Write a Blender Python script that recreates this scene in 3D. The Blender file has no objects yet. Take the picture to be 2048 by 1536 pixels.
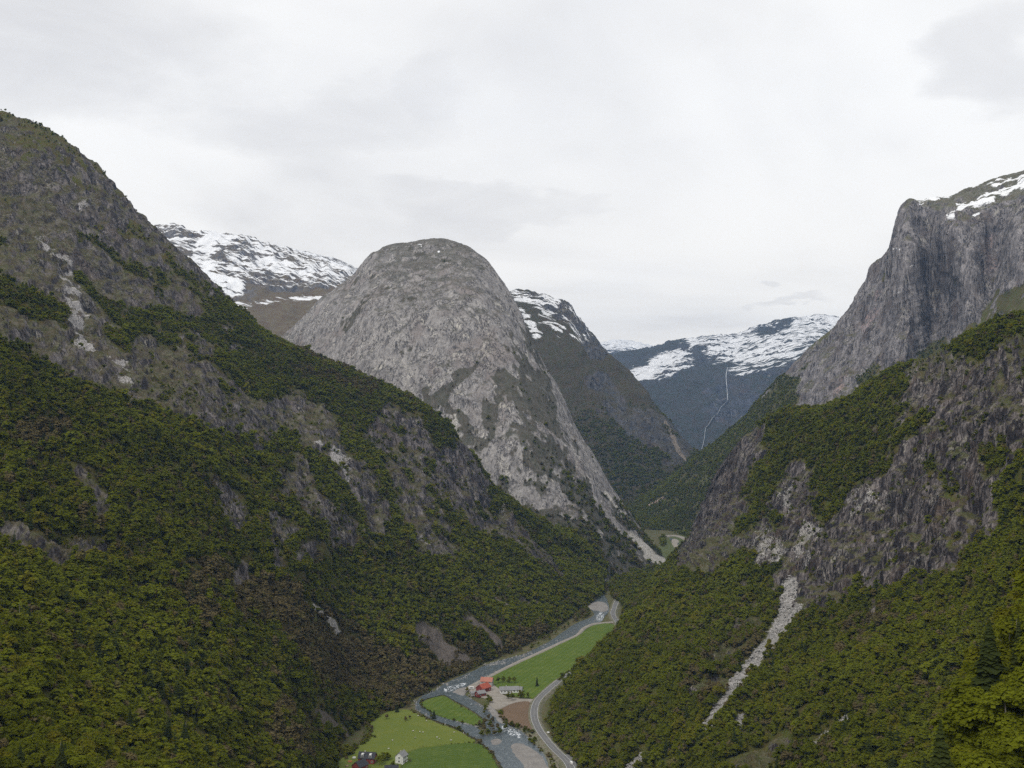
import bpy, bmesh, math, random
import numpy as np

# ------------------------------------------------------------------ camera, sky, sun, exposure
R = math.radians
scene = bpy.context.scene
COL = scene.collection
CAMZ = 260.0
FPX = 2054.0                      # focal length in photo pixels (2048 wide)
HORIZON = 870.0                   # photo row of the horizon
PITCH = math.atan((HORIZON - 768.0) / FPX)

cam_d = bpy.data.cameras.new('camera')
cam_d.sensor_width = 36.0
cam_d.lens = 36.0 * FPX / 2048.0
cam_d.clip_start = 1.0
cam_d.clip_end = 60000.0
cam = bpy.data.objects.new('camera', cam_d)
COL.objects.link(cam)
cam.location = (0, 0, CAMZ)
cam.rotation_euler = (math.pi / 2 + PITCH, 0, 0)
scene.camera = cam

SUN_EL, SUN_AZ = 48.0, 215.0       # degrees; azimuth clockwise from +Y (behind the camera, a little to the left)
scene.view_settings.view_transform = 'Standard'
scene.view_settings.look = 'None'
scene.view_settings.exposure = 0.1
scene.view_settings.gamma = 1.0
scene.view_settings.use_curve_mapping = False
scene.render.engine = 'CYCLES'
scene.cycles.use_denoising = False
scene.cycles.max_bounces = 5
scene.cycles.diffuse_bounces = 2
scene.cycles.glossy_bounces = 2
scene.cycles.transmission_bounces = 2
scene.cycles.volume_bounces = 0
scene.cycles.caustics_reflective = False
scene.cycles.caustics_refractive = False

sd = bpy.data.lights.new('sun', 'SUN')
sd.energy = 1.5
sd.angle = R(14)
sd.color = (1.0, 0.95, 0.87)
sun = bpy.data.objects.new('sun', sd)
COL.objects.link(sun)
sun.location = (0, -200, 1500)
sun.rotation_euler = (R(90 - SUN_EL), 0, R(180 - SUN_AZ))


class NT:
    """small helper that writes node trees"""
    def __init__(self, tree):
        self.t = tree
        tree.nodes.clear()

    def n(self, typ, ins=None, **props):
        nd = self.t.nodes.new(typ)
        for k, v in props.items():
            setattr(nd, k, v)
        for k, v in (ins or {}).items():
            s = nd.inputs[k]
            if hasattr(v, 'is_linked') or hasattr(v, 'links'):
                self.t.links.new(v, s)
            elif hasattr(v, 'outputs'):
                self.t.links.new(v.outputs[0], s)
            else:
                s.default_value = v
        return nd

    def m(self, op, a, b=0.0, c=0.0, clamp=False):
        nd = self.n('ShaderNodeMath', {0: a, 1: b, 2: c}, operation=op)
        nd.use_clamp = clamp
        return nd.outputs[0]

    def ss(self, x, lo, hi, a=0.0, b=1.0):
        nd = self.n('ShaderNodeMapRange', {'Value': x, 'From Min': lo, 'From Max': hi, 'To Min': a, 'To Max': b})
        nd.interpolation_type = 'SMOOTHSTEP'
        return nd.outputs[0]

    def mix(self, f, a, b, blend='MIX'):
        nd = self.t.nodes.new('ShaderNodeMix')
        nd.data_type = 'RGBA'
        nd.blend_type = blend
        for idx, v in ((0, f), (6, a), (7, b)):
            s = nd.inputs[idx]
            if hasattr(v, 'links'):
                self.t.links.new(v, s)
            elif idx == 0:
                s.default_value = v
            else:
                s.default_value = (v[0], v[1], v[2], 1.0)
        return nd.outputs[2]

    def noise(self, vec, scale, detail=4.0, rough=0.55, dist=0.0):
        nd = self.n('ShaderNodeTexNoise', {'Vector': vec, 'Scale': scale, 'Detail': detail, 'Roughness': rough, 'Distortion': dist})
        return nd.outputs[0]


def build_world():
    w = bpy.data.worlds.new('World')
    scene.world = w
    w.use_nodes = True
    g = NT(w.node_tree)
    sky = g.n('ShaderNodeTexSky')
    sky.sky_type = 'NISHITA'
    sky.sun_disc = False
    sky.sun_elevation = R(SUN_EL)
    sky.sun_rotation = R(SUN_AZ)
    tc = g.n('ShaderNodeTexCoord').outputs['Generated']
    sep = g.n('ShaderNodeSeparateXYZ', {0: tc})
    x, y, z = sep.outputs
    az = g.m('ARCTAN2', x, y)                       # radians, clockwise from +Y
    el = g.m('ARCSINE', z)
    # flat cloud deck: project direction on a plane overhead, stretched near the horizon
    zz = g.m('ADD', g.m('ABSOLUTE', z), 0.16)
    px = g.m('DIVIDE', x, zz)
    py = g.m('DIVIDE', y, zz)
    pv = g.n('ShaderNodeCombineXYZ', {0: px, 1: py, 2: 0.0}).outputs[0]
    n1 = g.noise(pv, 0.75, 5, 0.52, 0.5)
    n2 = g.noise(pv, 2.6, 7, 0.6, 0.6)
    warp = g.noise(pv, 1.8, 6, 0.58)
    wx = g.m('MULTIPLY', g.m('SUBTRACT', warp, 0.5), 0.30)
    warp2 = g.noise(g.n('ShaderNodeVectorMath', {0: pv, 1: (7.0, 3.0, 0.0)}, operation='ADD').outputs[0], 2.1, 6, 0.58)
    wy = g.m('MULTIPLY', g.m('SUBTRACT', warp2, 0.5), 0.15)
    az2 = g.m('ADD', az, wx)
    el2 = g.m('ADD', el, wy)

    def px2ang(u, v):
        a = math.atan((u - 1024) / FPX)
        e = math.atan((768 - v) / FPX * math.cos(a)) + PITCH
        return a, e
    dark = g.m('MULTIPLY', g.ss(n1, 0.38, 0.72), 0.75)
    # individual thicker clouds of this sky: (u, v, half width, half height, strength)
    for (u, v, ru, rv, s) in [(60, 60, 460, 170, .75), (640, 230, 330, 110, .55), (880, 200, 120, 110, .55),
                              (930, 420, 330, 60, .55), (560, 420, 260, 50, .25),
                              (1520, 612, 110, 15, .45), (2065, 130, 120, 110, .5), (1300, 640, 180, 20, .1),
                              (-400, 200, 300, 120, .5), (2500, 250, 300, 120, .5), (1400, -250, 500, 150, .5),
                              (300, -300, 400, 160, .5)]:
        a, e = px2ang(u, v)
        da = g.m('DIVIDE', g.m('SUBTRACT', az2, a), ru / FPX)
        de = g.m('DIVIDE', g.m('SUBTRACT', el2, e), rv / FPX)
        d2 = g.m('ADD', g.m('MULTIPLY', da, da), g.m('MULTIPLY', de, de))
        blob = g.m('MULTIPLY', g.ss(d2, 1.25, 0.05), s)
        dark = g.m('MAXIMUM', dark, blob)
    dark = g.m('MULTIPLY', dark, g.m('ADD', 0.25, g.m('MULTIPLY', n2, 1.5)), clamp=True)
    cloud = g.mix(dark, (1.06, 1.05, 1.025), (0.74, 0.73, 0.73))
    # thin places let a little blue through
    thin = g.ss(g.noise(pv, 0.9, 3, 0.5), 0.50, 0.74, 0.0, 0.35)
    cloud = g.mix(thin, cloud, (0.88, 0.90, 0.945))
    cloud = g.mix(g.ss(g.m('ABSOLUTE', el), 0.34, 0.0), cloud, g.mix(1.0, cloud, (1.10, 1.04, 0.95), 'MULTIPLY'))
    bg_c = g.n('ShaderNodeBackground', {'Color': cloud, 'Strength': 1.0})
    bg_s = g.n('ShaderNodeBackground', {'Color': sky.outputs[0], 'Strength': 0.10})
    mx = g.n('ShaderNodeMixShader', {0: 0.94, 1: bg_s.outputs[0], 2: bg_c.outputs[0]})
    g.n('ShaderNodeOutputWorld', {'Surface': mx.outputs[0]})


build_world()

# ------------------------------------------------------------------ helpers
rng = np.random.default_rng(11)
random.seed(11)
_perm = np.random.default_rng(5).permutation(256).astype(np.int32)
_perm = np.concatenate([_perm, _perm, _perm])
_g = np.random.default_rng(6).normal(size=(256, 3))
_g /= np.linalg.norm(_g, axis=1)[:, None]
_g = _g.astype(np.float32)


def pnoise(p):
    """gradient noise, p (...,3) -> about -1..1"""
    shp = p.shape[:-1]
    p = p.reshape(-1, 3).astype(np.float32)
    i = np.floor(p).astype(np.int32)
    f = p - i
    i &= 255
    w = f * f * f * (f * (f * 6 - 15) + 10)
    out = 0
    for dx in (0, 1):
        a = _perm[i[:, 0] + dx]
        wx = w[:, 0] if dx else 1 - w[:, 0]
        for dy in (0, 1):
            b = _perm[a + i[:, 1] + dy]
            wy = w[:, 1] if dy else 1 - w[:, 1]
            for dz in (0, 1):
                h = _perm[b + i[:, 2] + dz] & 255
                wz = w[:, 2] if dz else 1 - w[:, 2]
                gr = _g[h]
                out = out + (wx * wy * wz) * (gr[:, 0] * (f[:, 0] - dx) + gr[:, 1] * (f[:, 1] - dy) + gr[:, 2] * (f[:, 2] - dz))
    return (out * 1.6).reshape(shp)


def fbm(p, lam, octv=4, gain=0.5, lac=2.03, stretch=(1, 1, 1), ridged=False, off=0.0):
    q = p * (np.array([1.0 / s for s in stretch]) / lam) + off
    a, tot, out = 1.0, 0.0, 0.0
    for o in range(octv):
        n = pnoise(q + 13.7 * o)
        if ridged:
            n = 1 - 2 * np.abs(n)
        out = out + a * n
        tot += a
        a *= gain
        q = q * lac
    return np.clip(2.0 * out / tot, -1.4, 1.4)


def sstep(x, lo, hi):
    t = np.clip((x - lo) / (hi - lo), 0, 1)
    return t * t * (3 - 2 * t)


CP, SP = math.cos(PITCH), math.sin(PITCH)


def at(u, v, d):
    """photo pixel and forward distance -> world point"""
    xr, yr = (u - 1024) / FPX, (768 - v) / FPX
    dy, dz = CP - yr * SP, SP + yr * CP
    k = d / dy
    return np.array([xr * k, d, CAMZ + dz * k])


def onfloor(u, v, z=0.0):
    xr, yr = (u - 1024) / FPX, (768 - v) / FPX
    dy, dz = CP - yr * SP, SP + yr * CP
    k = (z - CAMZ) / dz
    return np.array([xr * k, dy * k, z])


def proj(P):
    x, y, z = P[..., 0], P[..., 1], P[..., 2] - CAMZ
    f = y * CP + z * SP
    up = -y * SP + z * CP
    f = np.where(np.abs(f) < 1e-3, 1e-3, f)
    return 1024 + FPX * x / f, 768 - FPX * up / f, f


def stroke(u, v, pts, r, soft=0.55):
    """1 inside a brush stroke of radius r (pixels) along pts"""
    best = np.full(u.shape, 1e9)
    if len(pts) == 1:
        pts = [pts[0], (pts[0][0] + 1, pts[0][1])]
    for (x0, y0), (x1, y1) in zip(pts[:-1], pts[1:]):
        dx, dy = x1 - x0, y1 - y0
        t = np.clip(((u - x0) * dx + (v - y0) * dy) / (dx * dx + dy * dy + 1e-9), 0, 1)
        best = np.minimum(best, np.hypot(u - x0 - t * dx, v - y0 - t * dy))
    return 1 - sstep(best, r * (1 - soft), r * (1 + soft))


def strokes(u, v, lst):
    m = np.zeros(u.shape)
    for pts, r, wgt in lst:
        m = np.maximum(m, wgt * stroke(u, v, pts, r))
    return m


def tag(o, label=None, cat=None, group=None, kind=None):
    if label: o['label'] = label
    if cat: o['category'] = cat
    if group: o['group'] = group
    if kind: o['kind'] = kind
    return o


def mesh_obj(name, verts, faces, mat, parent=None, smooth=False):
    me = bpy.data.meshes.new(name)
    me.from_pydata([tuple(map(float, v)) for v in verts], [], faces)
    me.update()
    if smooth:
        me.shade_smooth()
    if mat: me.materials.append(mat)
    o = bpy.data.objects.new(name, me)
    COL.objects.link(o)
    if parent: o.parent = parent
    return o


def quad_mesh(name, V, quads, mat=None, smooth=False):
    """fast mesh from numpy arrays"""
    me = bpy.data.meshes.new(name)
    k = quads.shape[1]
    me.vertices.add(len(V))
    me.vertices.foreach_set('co', V.astype(np.float32).ravel())
    me.loops.add(quads.size)
    me.loops.foreach_set('vertex_index', quads.astype(np.int32).ravel())
    me.polygons.add(len(quads))
    me.polygons.foreach_set('loop_start', np.arange(0, quads.size, k, dtype=np.int32))
    me.update(calc_edges=True)
    me.validate()
    if smooth:
        me.shade_smooth()
    if mat: me.materials.append(mat)
    return me


def set_attr(me, name, arr):
    a = me.attributes.new(name, 'FLOAT', 'POINT')
    a.data.foreach_set('value', arr.astype(np.float32).ravel())


# ------------------------------------------------------------------ materials
def simple_mat(name, col, rough=0.8, var=0.15, scale=0.5, metallic=0.0, spec=0.3):
    mt = bpy.data.materials.new(name)
    mt.use_nodes = True
    g = NT(mt.node_tree)
    tc = g.n('ShaderNodeTexCoord').outputs['Object']
    nz = g.noise(tc, scale, 4, 0.6)
    f = g.ss(nz, 0.3, 0.7)
    c = g.mix(f, tuple(x * (1 - var) for x in col), tuple(min(1, x * (1 + var)) for x in col))
    b = g.n('ShaderNodeBsdfPrincipled', {'Base Color': c, 'Roughness': rough, 'Metallic': metallic, 'Specular IOR Level': spec})
    g.n('ShaderNodeOutputMaterial', {'Surface': b.outputs[0]})
    return mt


def terrain_mat(name, lam, rock_d, rock_l, pale, veg_a, veg_b, snow=False, bump=1.0, cream=(0.38, 0.355, 0.30), brown=(0.13, 0.102, 0.088), ramp=(0.44, 0.60), stain=0.6, vmax=1.0, vsoft=0.0):
    """rock / vegetation / scree / snow cover; lam = size in metres of the rock features"""
    mt = bpy.data.materials.new(name)
    mt.use_nodes = True
    g = NT(mt.node_tree)
    geo = g.n('ShaderNodeNewGeometry')
    pos = geo.outputs['Position']
    att = lambda nm: g.n('ShaderNodeAttribute', attribute_name=nm).outputs['Fac']
    rock, scree = att('rock'), att('scree')
    # near-vertical streaks on the faces
    st = g.n('ShaderNodeMapping', {'Vector': pos, 'Scale': (1.15 / lam, 1.15 / lam, 0.16 / lam), 'Rotation': (0.10, 0.14, 0)}).outputs[0]
    streak = g.noise(st, 1.0, 8, 0.62, 0.6)
    fine = g.noise(st, 4.2, 6, 0.68, 0.3)
    iso = g.n('ShaderNodeMapping', {'Vector': pos, 'Scale': (1 / lam, 1 / lam, 0.7 / lam)}).outputs[0]
    blot = g.noise(iso, 0.28, 5, 0.6, 0.4)
    blot2 = g.noise(iso, 0.55, 5, 0.6, 0.8)
    vor = g.n('ShaderNodeTexVoronoi', {'Vector': g.n('ShaderNodeVectorMath', {0: st, 1: g.n('ShaderNodeVectorMath', {0: g.n('ShaderNodeTexNoise', {'Vector': iso, 'Scale': 2.0, 'Detail': 3.0}).outputs[1], 'Scale': 0.5}, operation='SCALE').outputs[0]}, operation='ADD').outputs[0], 'Scale': 2.4}, feature='DISTANCE_TO_EDGE').outputs[0]
    crack = g.ss(vor, 0.0, 0.07)
    ls = g.n('ShaderNodeMapping', {'Vector': pos, 'Scale': (2.6 / lam, 2.6 / lam, 0.07 / lam), 'Rotation': (0.06, 0.12, 0)}).outputs[0]
    longs = g.noise(ls, 1.0, 5, 0.6, 0.5)
    tone = g.m('ADD', g.m('MULTIPLY', streak, 0.45), g.m('ADD', g.m('MULTIPLY', fine, 0.30), g.m('MULTIPLY', longs, 0.25)))
    c = g.mix(g.ss(tone, ramp[0], ramp[1]), rock_d, rock_l)
    c = g.mix(g.m('MULTIPLY', g.ss(blot, 0.50, 0.68), 0.75), c, brown)
    c = g.mix(g.m('MULTIPLY', g.m('MULTIPLY', g.ss(blot2, 0.55, 0.68), g.ss(fine, 0.42, 0.58)), 0.85), c, cream)
    c = g.mix(g.m('MULTIPLY', g.ss(longs, 0.54, 0.66), stain), c, tuple(x * 0.6 for x in rock_d))
    l2 = g.n('ShaderNodeMapping', {'Vector': pos, 'Scale': (2.6 / lam, 2.6 / lam, 0.30 / lam), 'Rotation': (-0.05, 0.10, 0)}).outputs[0]
    lin = g.m('ABSOLUTE', g.m('SUBTRACT', g.noise(l2, 1.0, 3, 0.55, 0.6), 0.5))
    lin = g.m('MULTIPLY', g.ss(lin, 0.055, 0.012), g.ss(blot2, 0.40, 0.54))
    c = g.mix(g.m('MULTIPLY', lin, 0.85), c, tuple(x * 0.35 for x in rock_d))
    c = g.mix(g.ss(crack, 0.0, 1.0, 0.30, 0.0), c, tuple(x * 0.35 for x in rock_d))
    # lichen, grass and heather on ledges of the rock
    up = g.n('ShaderNodeSeparateXYZ', {0: geo.outputs['Normal']}).outputs[2]
    ledge = g.m('MULTIPLY', g.ss(g.m('ADD', up, g.m('MULTIPLY', g.m('SUBTRACT', fine, 0.5), 0.8)), 0.62, 0.85), 0.65)
    vn = g.noise(iso, 1.7, 5, 0.62)
    vcol = g.mix(g.ss(vn, 0.35, 0.65), veg_a, veg_b)
    c = g.mix(ledge, c, vcol)
    rk = g.m('ADD', rock, g.m('MULTIPLY', g.m('SUBTRACT', fine, 0.5), 0.9))
    c = g.mix(g.ss(rk, 0.40 - vsoft, 0.60 + vsoft, 1.0 - vmax, 1.0), vcol, c)
    sn = g.noise(iso, 9.0, 4, 0.7)
    scol = g.mix(g.ss(sn, 0.35, 0.65), tuple(x * 0.5 for x in pale), pale)
    sm = g.m('ADD', scree, g.m('MULTIPLY', g.m('SUBTRACT', g.m('ADD', g.m('MULTIPLY', fine, .5), g.m('MULTIPLY', sn, .5)), 0.5), 2.4))
    c = g.mix(g.ss(sm, 0.36, 0.74), c, scol)
    c = g.mix(g.ss(att('talus'), 0.35, 0.65), c, g.mix(sn, (0.10, 0.085, 0.072), (0.20, 0.17, 0.145)))
    rough = 0.9
    if snow:
        sa = att('snow')
        sx, sy = att('gs'), att('gt')
        pv = g.n('ShaderNodeCombineXYZ', {0: sx, 1: sy, 2: 0.0}).outputs[0]
        n1 = g.noise(g.n('ShaderNodeMapping', {'Vector': pv, 'Rotation': (0, 0, 0.28), 'Scale': (1.0, 3.4, 1)}).outputs[0], 1.35, 6, 0.62, 0.9)
        n2 = g.noise(g.n('ShaderNodeMapping', {'Vector': pv, 'Rotation': (0, 0, -0.5), 'Scale': (1.3, 4.5, 1)}).outputs[0], 2.4, 5, 0.6, 0.6)
        s = g.m('ADD', sa, g.m('ADD', g.m('MULTIPLY', g.m('SUBTRACT', n1, 0.5), 2.4), g.m('MULTIPLY', g.m('SUBTRACT', n2, 0.5), 2.2)))
        sf = g.m('MULTIPLY', g.ss(s, 0.42, 0.62), g.ss(sa, 0.03, 0.16))
        c = g.mix(sf, c, (0.86, 0.87, 0.89))
    hgt = g.m('ADD', g.m('MULTIPLY', g.m('ADD', streak, g.m('MULTIPLY', longs, 0.5)), 0.8), g.m('ADD', g.m('MULTIPLY', fine, 0.4), g.m('SUBTRACT', g.m('MULTIPLY', crack, 0.05), g.m('MULTIPLY', lin, 0.12))))
    bp = g.n('ShaderNodeBump', {'Strength': 0.9 * bump, 'Distance': lam * 0.55, 'Height': hgt})
    b = g.n('ShaderNodeBsdfPrincipled', {'Base Color': c, 'Roughness': rough, 'Specular IOR Level': 0.15, 'Normal': bp.outputs[0]})
    g.n('ShaderNodeOutputMaterial', {'Surface': b.outputs[0]})
    return mt


# ------------------------------------------------------------------ landforms as lofted surfaces
def spline(C, counts):
    """interpolate control rows C (K, ..., 3) with non-uniform Catmull-Rom; counts[k] samples on span k"""
    K = len(C)
    ch = [np.sqrt(((C[k + 1] - C[k]) ** 2).sum(-1)).mean() + 1e-6 for k in range(K - 1)]
    t = np.concatenate([[0], np.cumsum(ch)])
    T = []
    for k in range(K):
        if k == 0: T.append((C[1] - C[0]) / ch[0])
        elif k == K - 1: T.append((C[-1] - C[-2]) / ch[-1])
        else:
            a, b = (C[k] - C[k - 1]) / ch[k - 1], (C[k + 1] - C[k]) / ch[k]
            T.append((a * ch[k] + b * ch[k - 1]) / (ch[k] + ch[k - 1]))
    out = []
    for k in range(K - 1):
        for s in np.linspace(0, 1, counts[k], endpoint=(k == K - 2)):
            h00, h10 = 2 * s ** 3 - 3 * s ** 2 + 1, s ** 3 - 2 * s ** 2 + s
            h01, h11 = -2 * s ** 3 + 3 * s ** 2, s ** 3 - s ** 2
            out.append(h00 * C[k] + h10 * ch[k] * T[k] + h01 * C[k + 1] + h11 * ch[k] * T[k + 1])
    return np.array(out)


def normals(P):
    du = np.gradient(P, axis=0)
    dv = np.gradient(P, axis=1)
    n = np.cross(du, dv)
    n /= np.linalg.norm(n, axis=-1)[..., None] + 1e-9
    return n


LAND = {}


def landform(name, label, ribs, mat, back, shade, nu, nv, rock_amp, veg_amp, lam, on_floor=None, zs=4.5, blk=0.40):
    """ribs: list of profiles, each a list of (u, v, d) from the foot to the crest; back: (run, drop) pairs behind the crest.
    shade(u, v, P) -> dict of attributes, among them rock (0..1)"""
    ctrl = []
    for rib in ribs:
        pts = [at(*p) for p in rib]
        if on_floor:
            a, b = on_floor
            if a <= rib[1][0] <= b:                       # this profile starts on the valley floor
                pts[1] = onfloor(rib[1][0], rib[1][1], -0.7)
                out = pts[1] - pts[2]; out[2] = 0; out /= np.linalg.norm(out) + 1e-9
                pts[0] = pts[1] + out * 22 + np.array([0, 0, -14.0])
        top = pts[-1]
        dirn = np.array([top[0], top[1], 0.0]); dirn /= np.linalg.norm(dirn)
        for run, drop in back:
            pts.append(top + dirn * run + np.array([0, 0, -drop]))
        ctrl.append(pts)
    C = np.array(ctrl)                                   # M ribs, K rows
    M, K = C.shape[:2]
    nb = len(back)
    U, Vv, _ = proj(C)
    def spans(axis, n, skip_back):
        d = np.hypot(np.diff(U, axis=axis), np.diff(Vv, axis=axis))
        w = d.mean(axis=1 - axis) + 8.0
        if skip_back:
            w[-nb:] = w[:-nb].mean() * 0.35
        return np.maximum(4, np.round(w / w.sum() * n)).astype(int)
    cu = spans(0, nu, False)
    cv = spans(1, nv, True)
    Q = spline(C, list(cu))                              # nu, K, 3
    P = spline(np.swapaxes(Q, 0, 1), list(cv))           # nv, nu, 3
    P = np.ascontiguousarray(np.swapaxes(P, 0, 1))       # nu, nv, 3
    N = normals(P)
    if N[..., 2].mean() < 0: N = -N
    # large uneven shape first
    foot = sstep(P[..., 2], 2.0, 45.0)
    P = P + N * (fbm(P, lam * 7, 3, 0.5, off=3.3) * rock_amp * 0.75 * foot)[..., None]
    u, v, f = proj(P)
    A = shade(u, v, P)
    rock = A['rock']
    flute = fbm(P, lam * 2.2, 5, 0.55, stretch=(1, 1, zs), ridged=True, off=9.1)
    flute = flute - flute.mean()
    block = fbm(P, lam * 0.9, 4, 0.55, stretch=(1, 1, 1.6), off=1.7)
    soft = fbm(P, lam * 2.5, 4, 0.5, off=21.0)
    disp = rock * rock_amp * (0.60 * flute + blk * block) + (1 - rock) * veg_amp * soft
    edge = np.ones(P.shape[1]); edge[:3] = 0
    P = P + N * (disp * edge[None, :] * (0.15 + 0.85 * foot))[..., None]
    nu_, nv_ = P.shape[:2]
    idx = np.arange(nu_ * nv_).reshape(nu_, nv_)
    quads = np.stack([idx[:-1, :-1], idx[1:, :-1], idx[1:, 1:], idx[:-1, 1:]], -1).reshape(-1, 4)
    n0 = np.cross(P[1, 0] - P[0, 0], P[0, 1] - P[0, 0])
    Nf = normals(P)
    if Nf[..., 2].mean() < 0:
        quads = quads[:, ::-1]; Nf = -Nf
    me = quad_mesh(name, P.reshape(-1, 3), quads, mat, smooth=True)
    du = np.sqrt((np.diff(P, axis=0) ** 2).sum(-1)).mean(1)
    dv = np.sqrt((np.diff(P, axis=1) ** 2).sum(-1)).mean(0)
    gs = np.concatenate([[0], np.cumsum(du)])[:, None] * np.ones((1, nv_))
    gt = np.concatenate([[0], np.cumsum(dv)])[None, :] * np.ones((nu_, 1))
    A.setdefault('scree', np.zeros(rock.shape))
    A['gs'], A['gt'] = gs / (lam * 6), gt / (lam * 6)
    for k, a in A.items():
        if k != 'trees': set_attr(me, k, a)
    o = bpy.data.objects.new(name, me)
    COL.objects.link(o)
    tag(o, label, kind='structure')
    LAND[name] = dict(P=P, N=Nf, A=A, nback=int(cv[-nb:].sum()), lam=lam, obj=o)
    return o


# ---- left mountain side
L_ribs = [
    [(-420, 1800, 200), (-420, 1540, 300), (-420, 1280, 440), (-420, 1040, 620), (-420, 760, 850), (-420, 430, 1200), (-420, 120, 1700)],
    [(-200, 1760, 210), (-200, 1500, 320), (-200, 1250, 470), (-200, 1010, 660), (-200, 720, 900), (-200, 440, 1270), (-200, 175, 1730)],
    [(0, 1720, 240), (0, 1480, 345), (0, 1240, 500), (0, 1000, 700), (0, 690, 960), (0, 450, 1350), (0, 229, 1750)],
    [(105, 1730, 245), (105, 1490, 380), (105, 1245, 550), (105, 1005, 745), (105, 730, 1000), (110, 490, 1385), (112, 268, 1750)],
    [(200, 1750, 250), (200, 1500, 420), (200, 1250, 600), (200, 1010, 790), (200, 760, 1040), (200, 540, 1420), (203, 346, 1750)],
    [(300, 1770, 270), (300, 1500, 480), (300, 1260, 650), (300, 1025, 845), (300, 800, 1080), (300, 610, 1420), (300, 450, 1750)],
    [(400, 1800, 300), (400, 1500, 540), (400, 1270, 700), (400, 1040, 900), (400, 830, 1120), (400, 680, 1420), (398, 545, 1750)],
    [(480, 1800, 390), (480, 1500, 610), (480, 1285, 770), (480, 1070, 955), (480, 880, 1170), (480, 735, 1450), (475, 618, 1750)],
    [(550, 1800, 480), (560, 1500, 680), (560, 1300, 840), (560, 1100, 1010), (560, 930, 1220), (555, 790, 1480), (545, 672, 1750)],
    [(640, 1660, 660), (635, 1500, 800), (635, 1310, 935), (635, 1140, 1080), (635, 970, 1250), (630, 830, 1480), (625, 712, 1750)],
    [(700, 1600, 745), (700, 1470, 890), (700, 1330, 1020), (700, 1180, 1140), (700, 1020, 1280), (700, 880, 1480), (700, 748, 1750)],
    [(780, 1530, 860), (778, 1425, 960), (780, 1310, 1080), (780, 1180, 1200), (780, 1040, 1340), (780, 910, 1520), (785, 778, 1750)],
    [(850, 1450, 1000), (850, 1382, 1050), (850, 1290, 1150), (850, 1170, 1260), (850, 1040, 1400), (850, 930, 1560), (852, 815, 1750)],
    [(900, 1420, 1050), (900, 1355, 1105), (900, 1270, 1205), (900, 1170, 1310), (900, 1065, 1440), (902, 965, 1590), (905, 872, 1750)],
    [(950, 1390, 1100), (945, 1335, 1150), (950, 1250, 1260), (950, 1170, 1370), (950, 1090, 1480), (960, 1020, 1620), (968, 955, 1760)],
    [(1060, 1330, 1200), (1060, 1285, 1290), (1060, 1230, 1380), (1060, 1180, 1460), (1065, 1130, 1560), (1070, 1085, 1680), (1070, 1040, 1790)],
    [(1150, 1270, 1320), (1140, 1236, 1460), (1145, 1205, 1540), (1150, 1178, 1620), (1155, 1150, 1700), (1158, 1118, 1790), (1160, 1085, 1880)],
    [(1235, 1230, 1480), (1205, 1190, 1690), (1205, 1178, 1720), (1207, 1168, 1760), (1210, 1158, 1800), (1212, 1145, 1850), (1215, 1135, 1900)],
]


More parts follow.
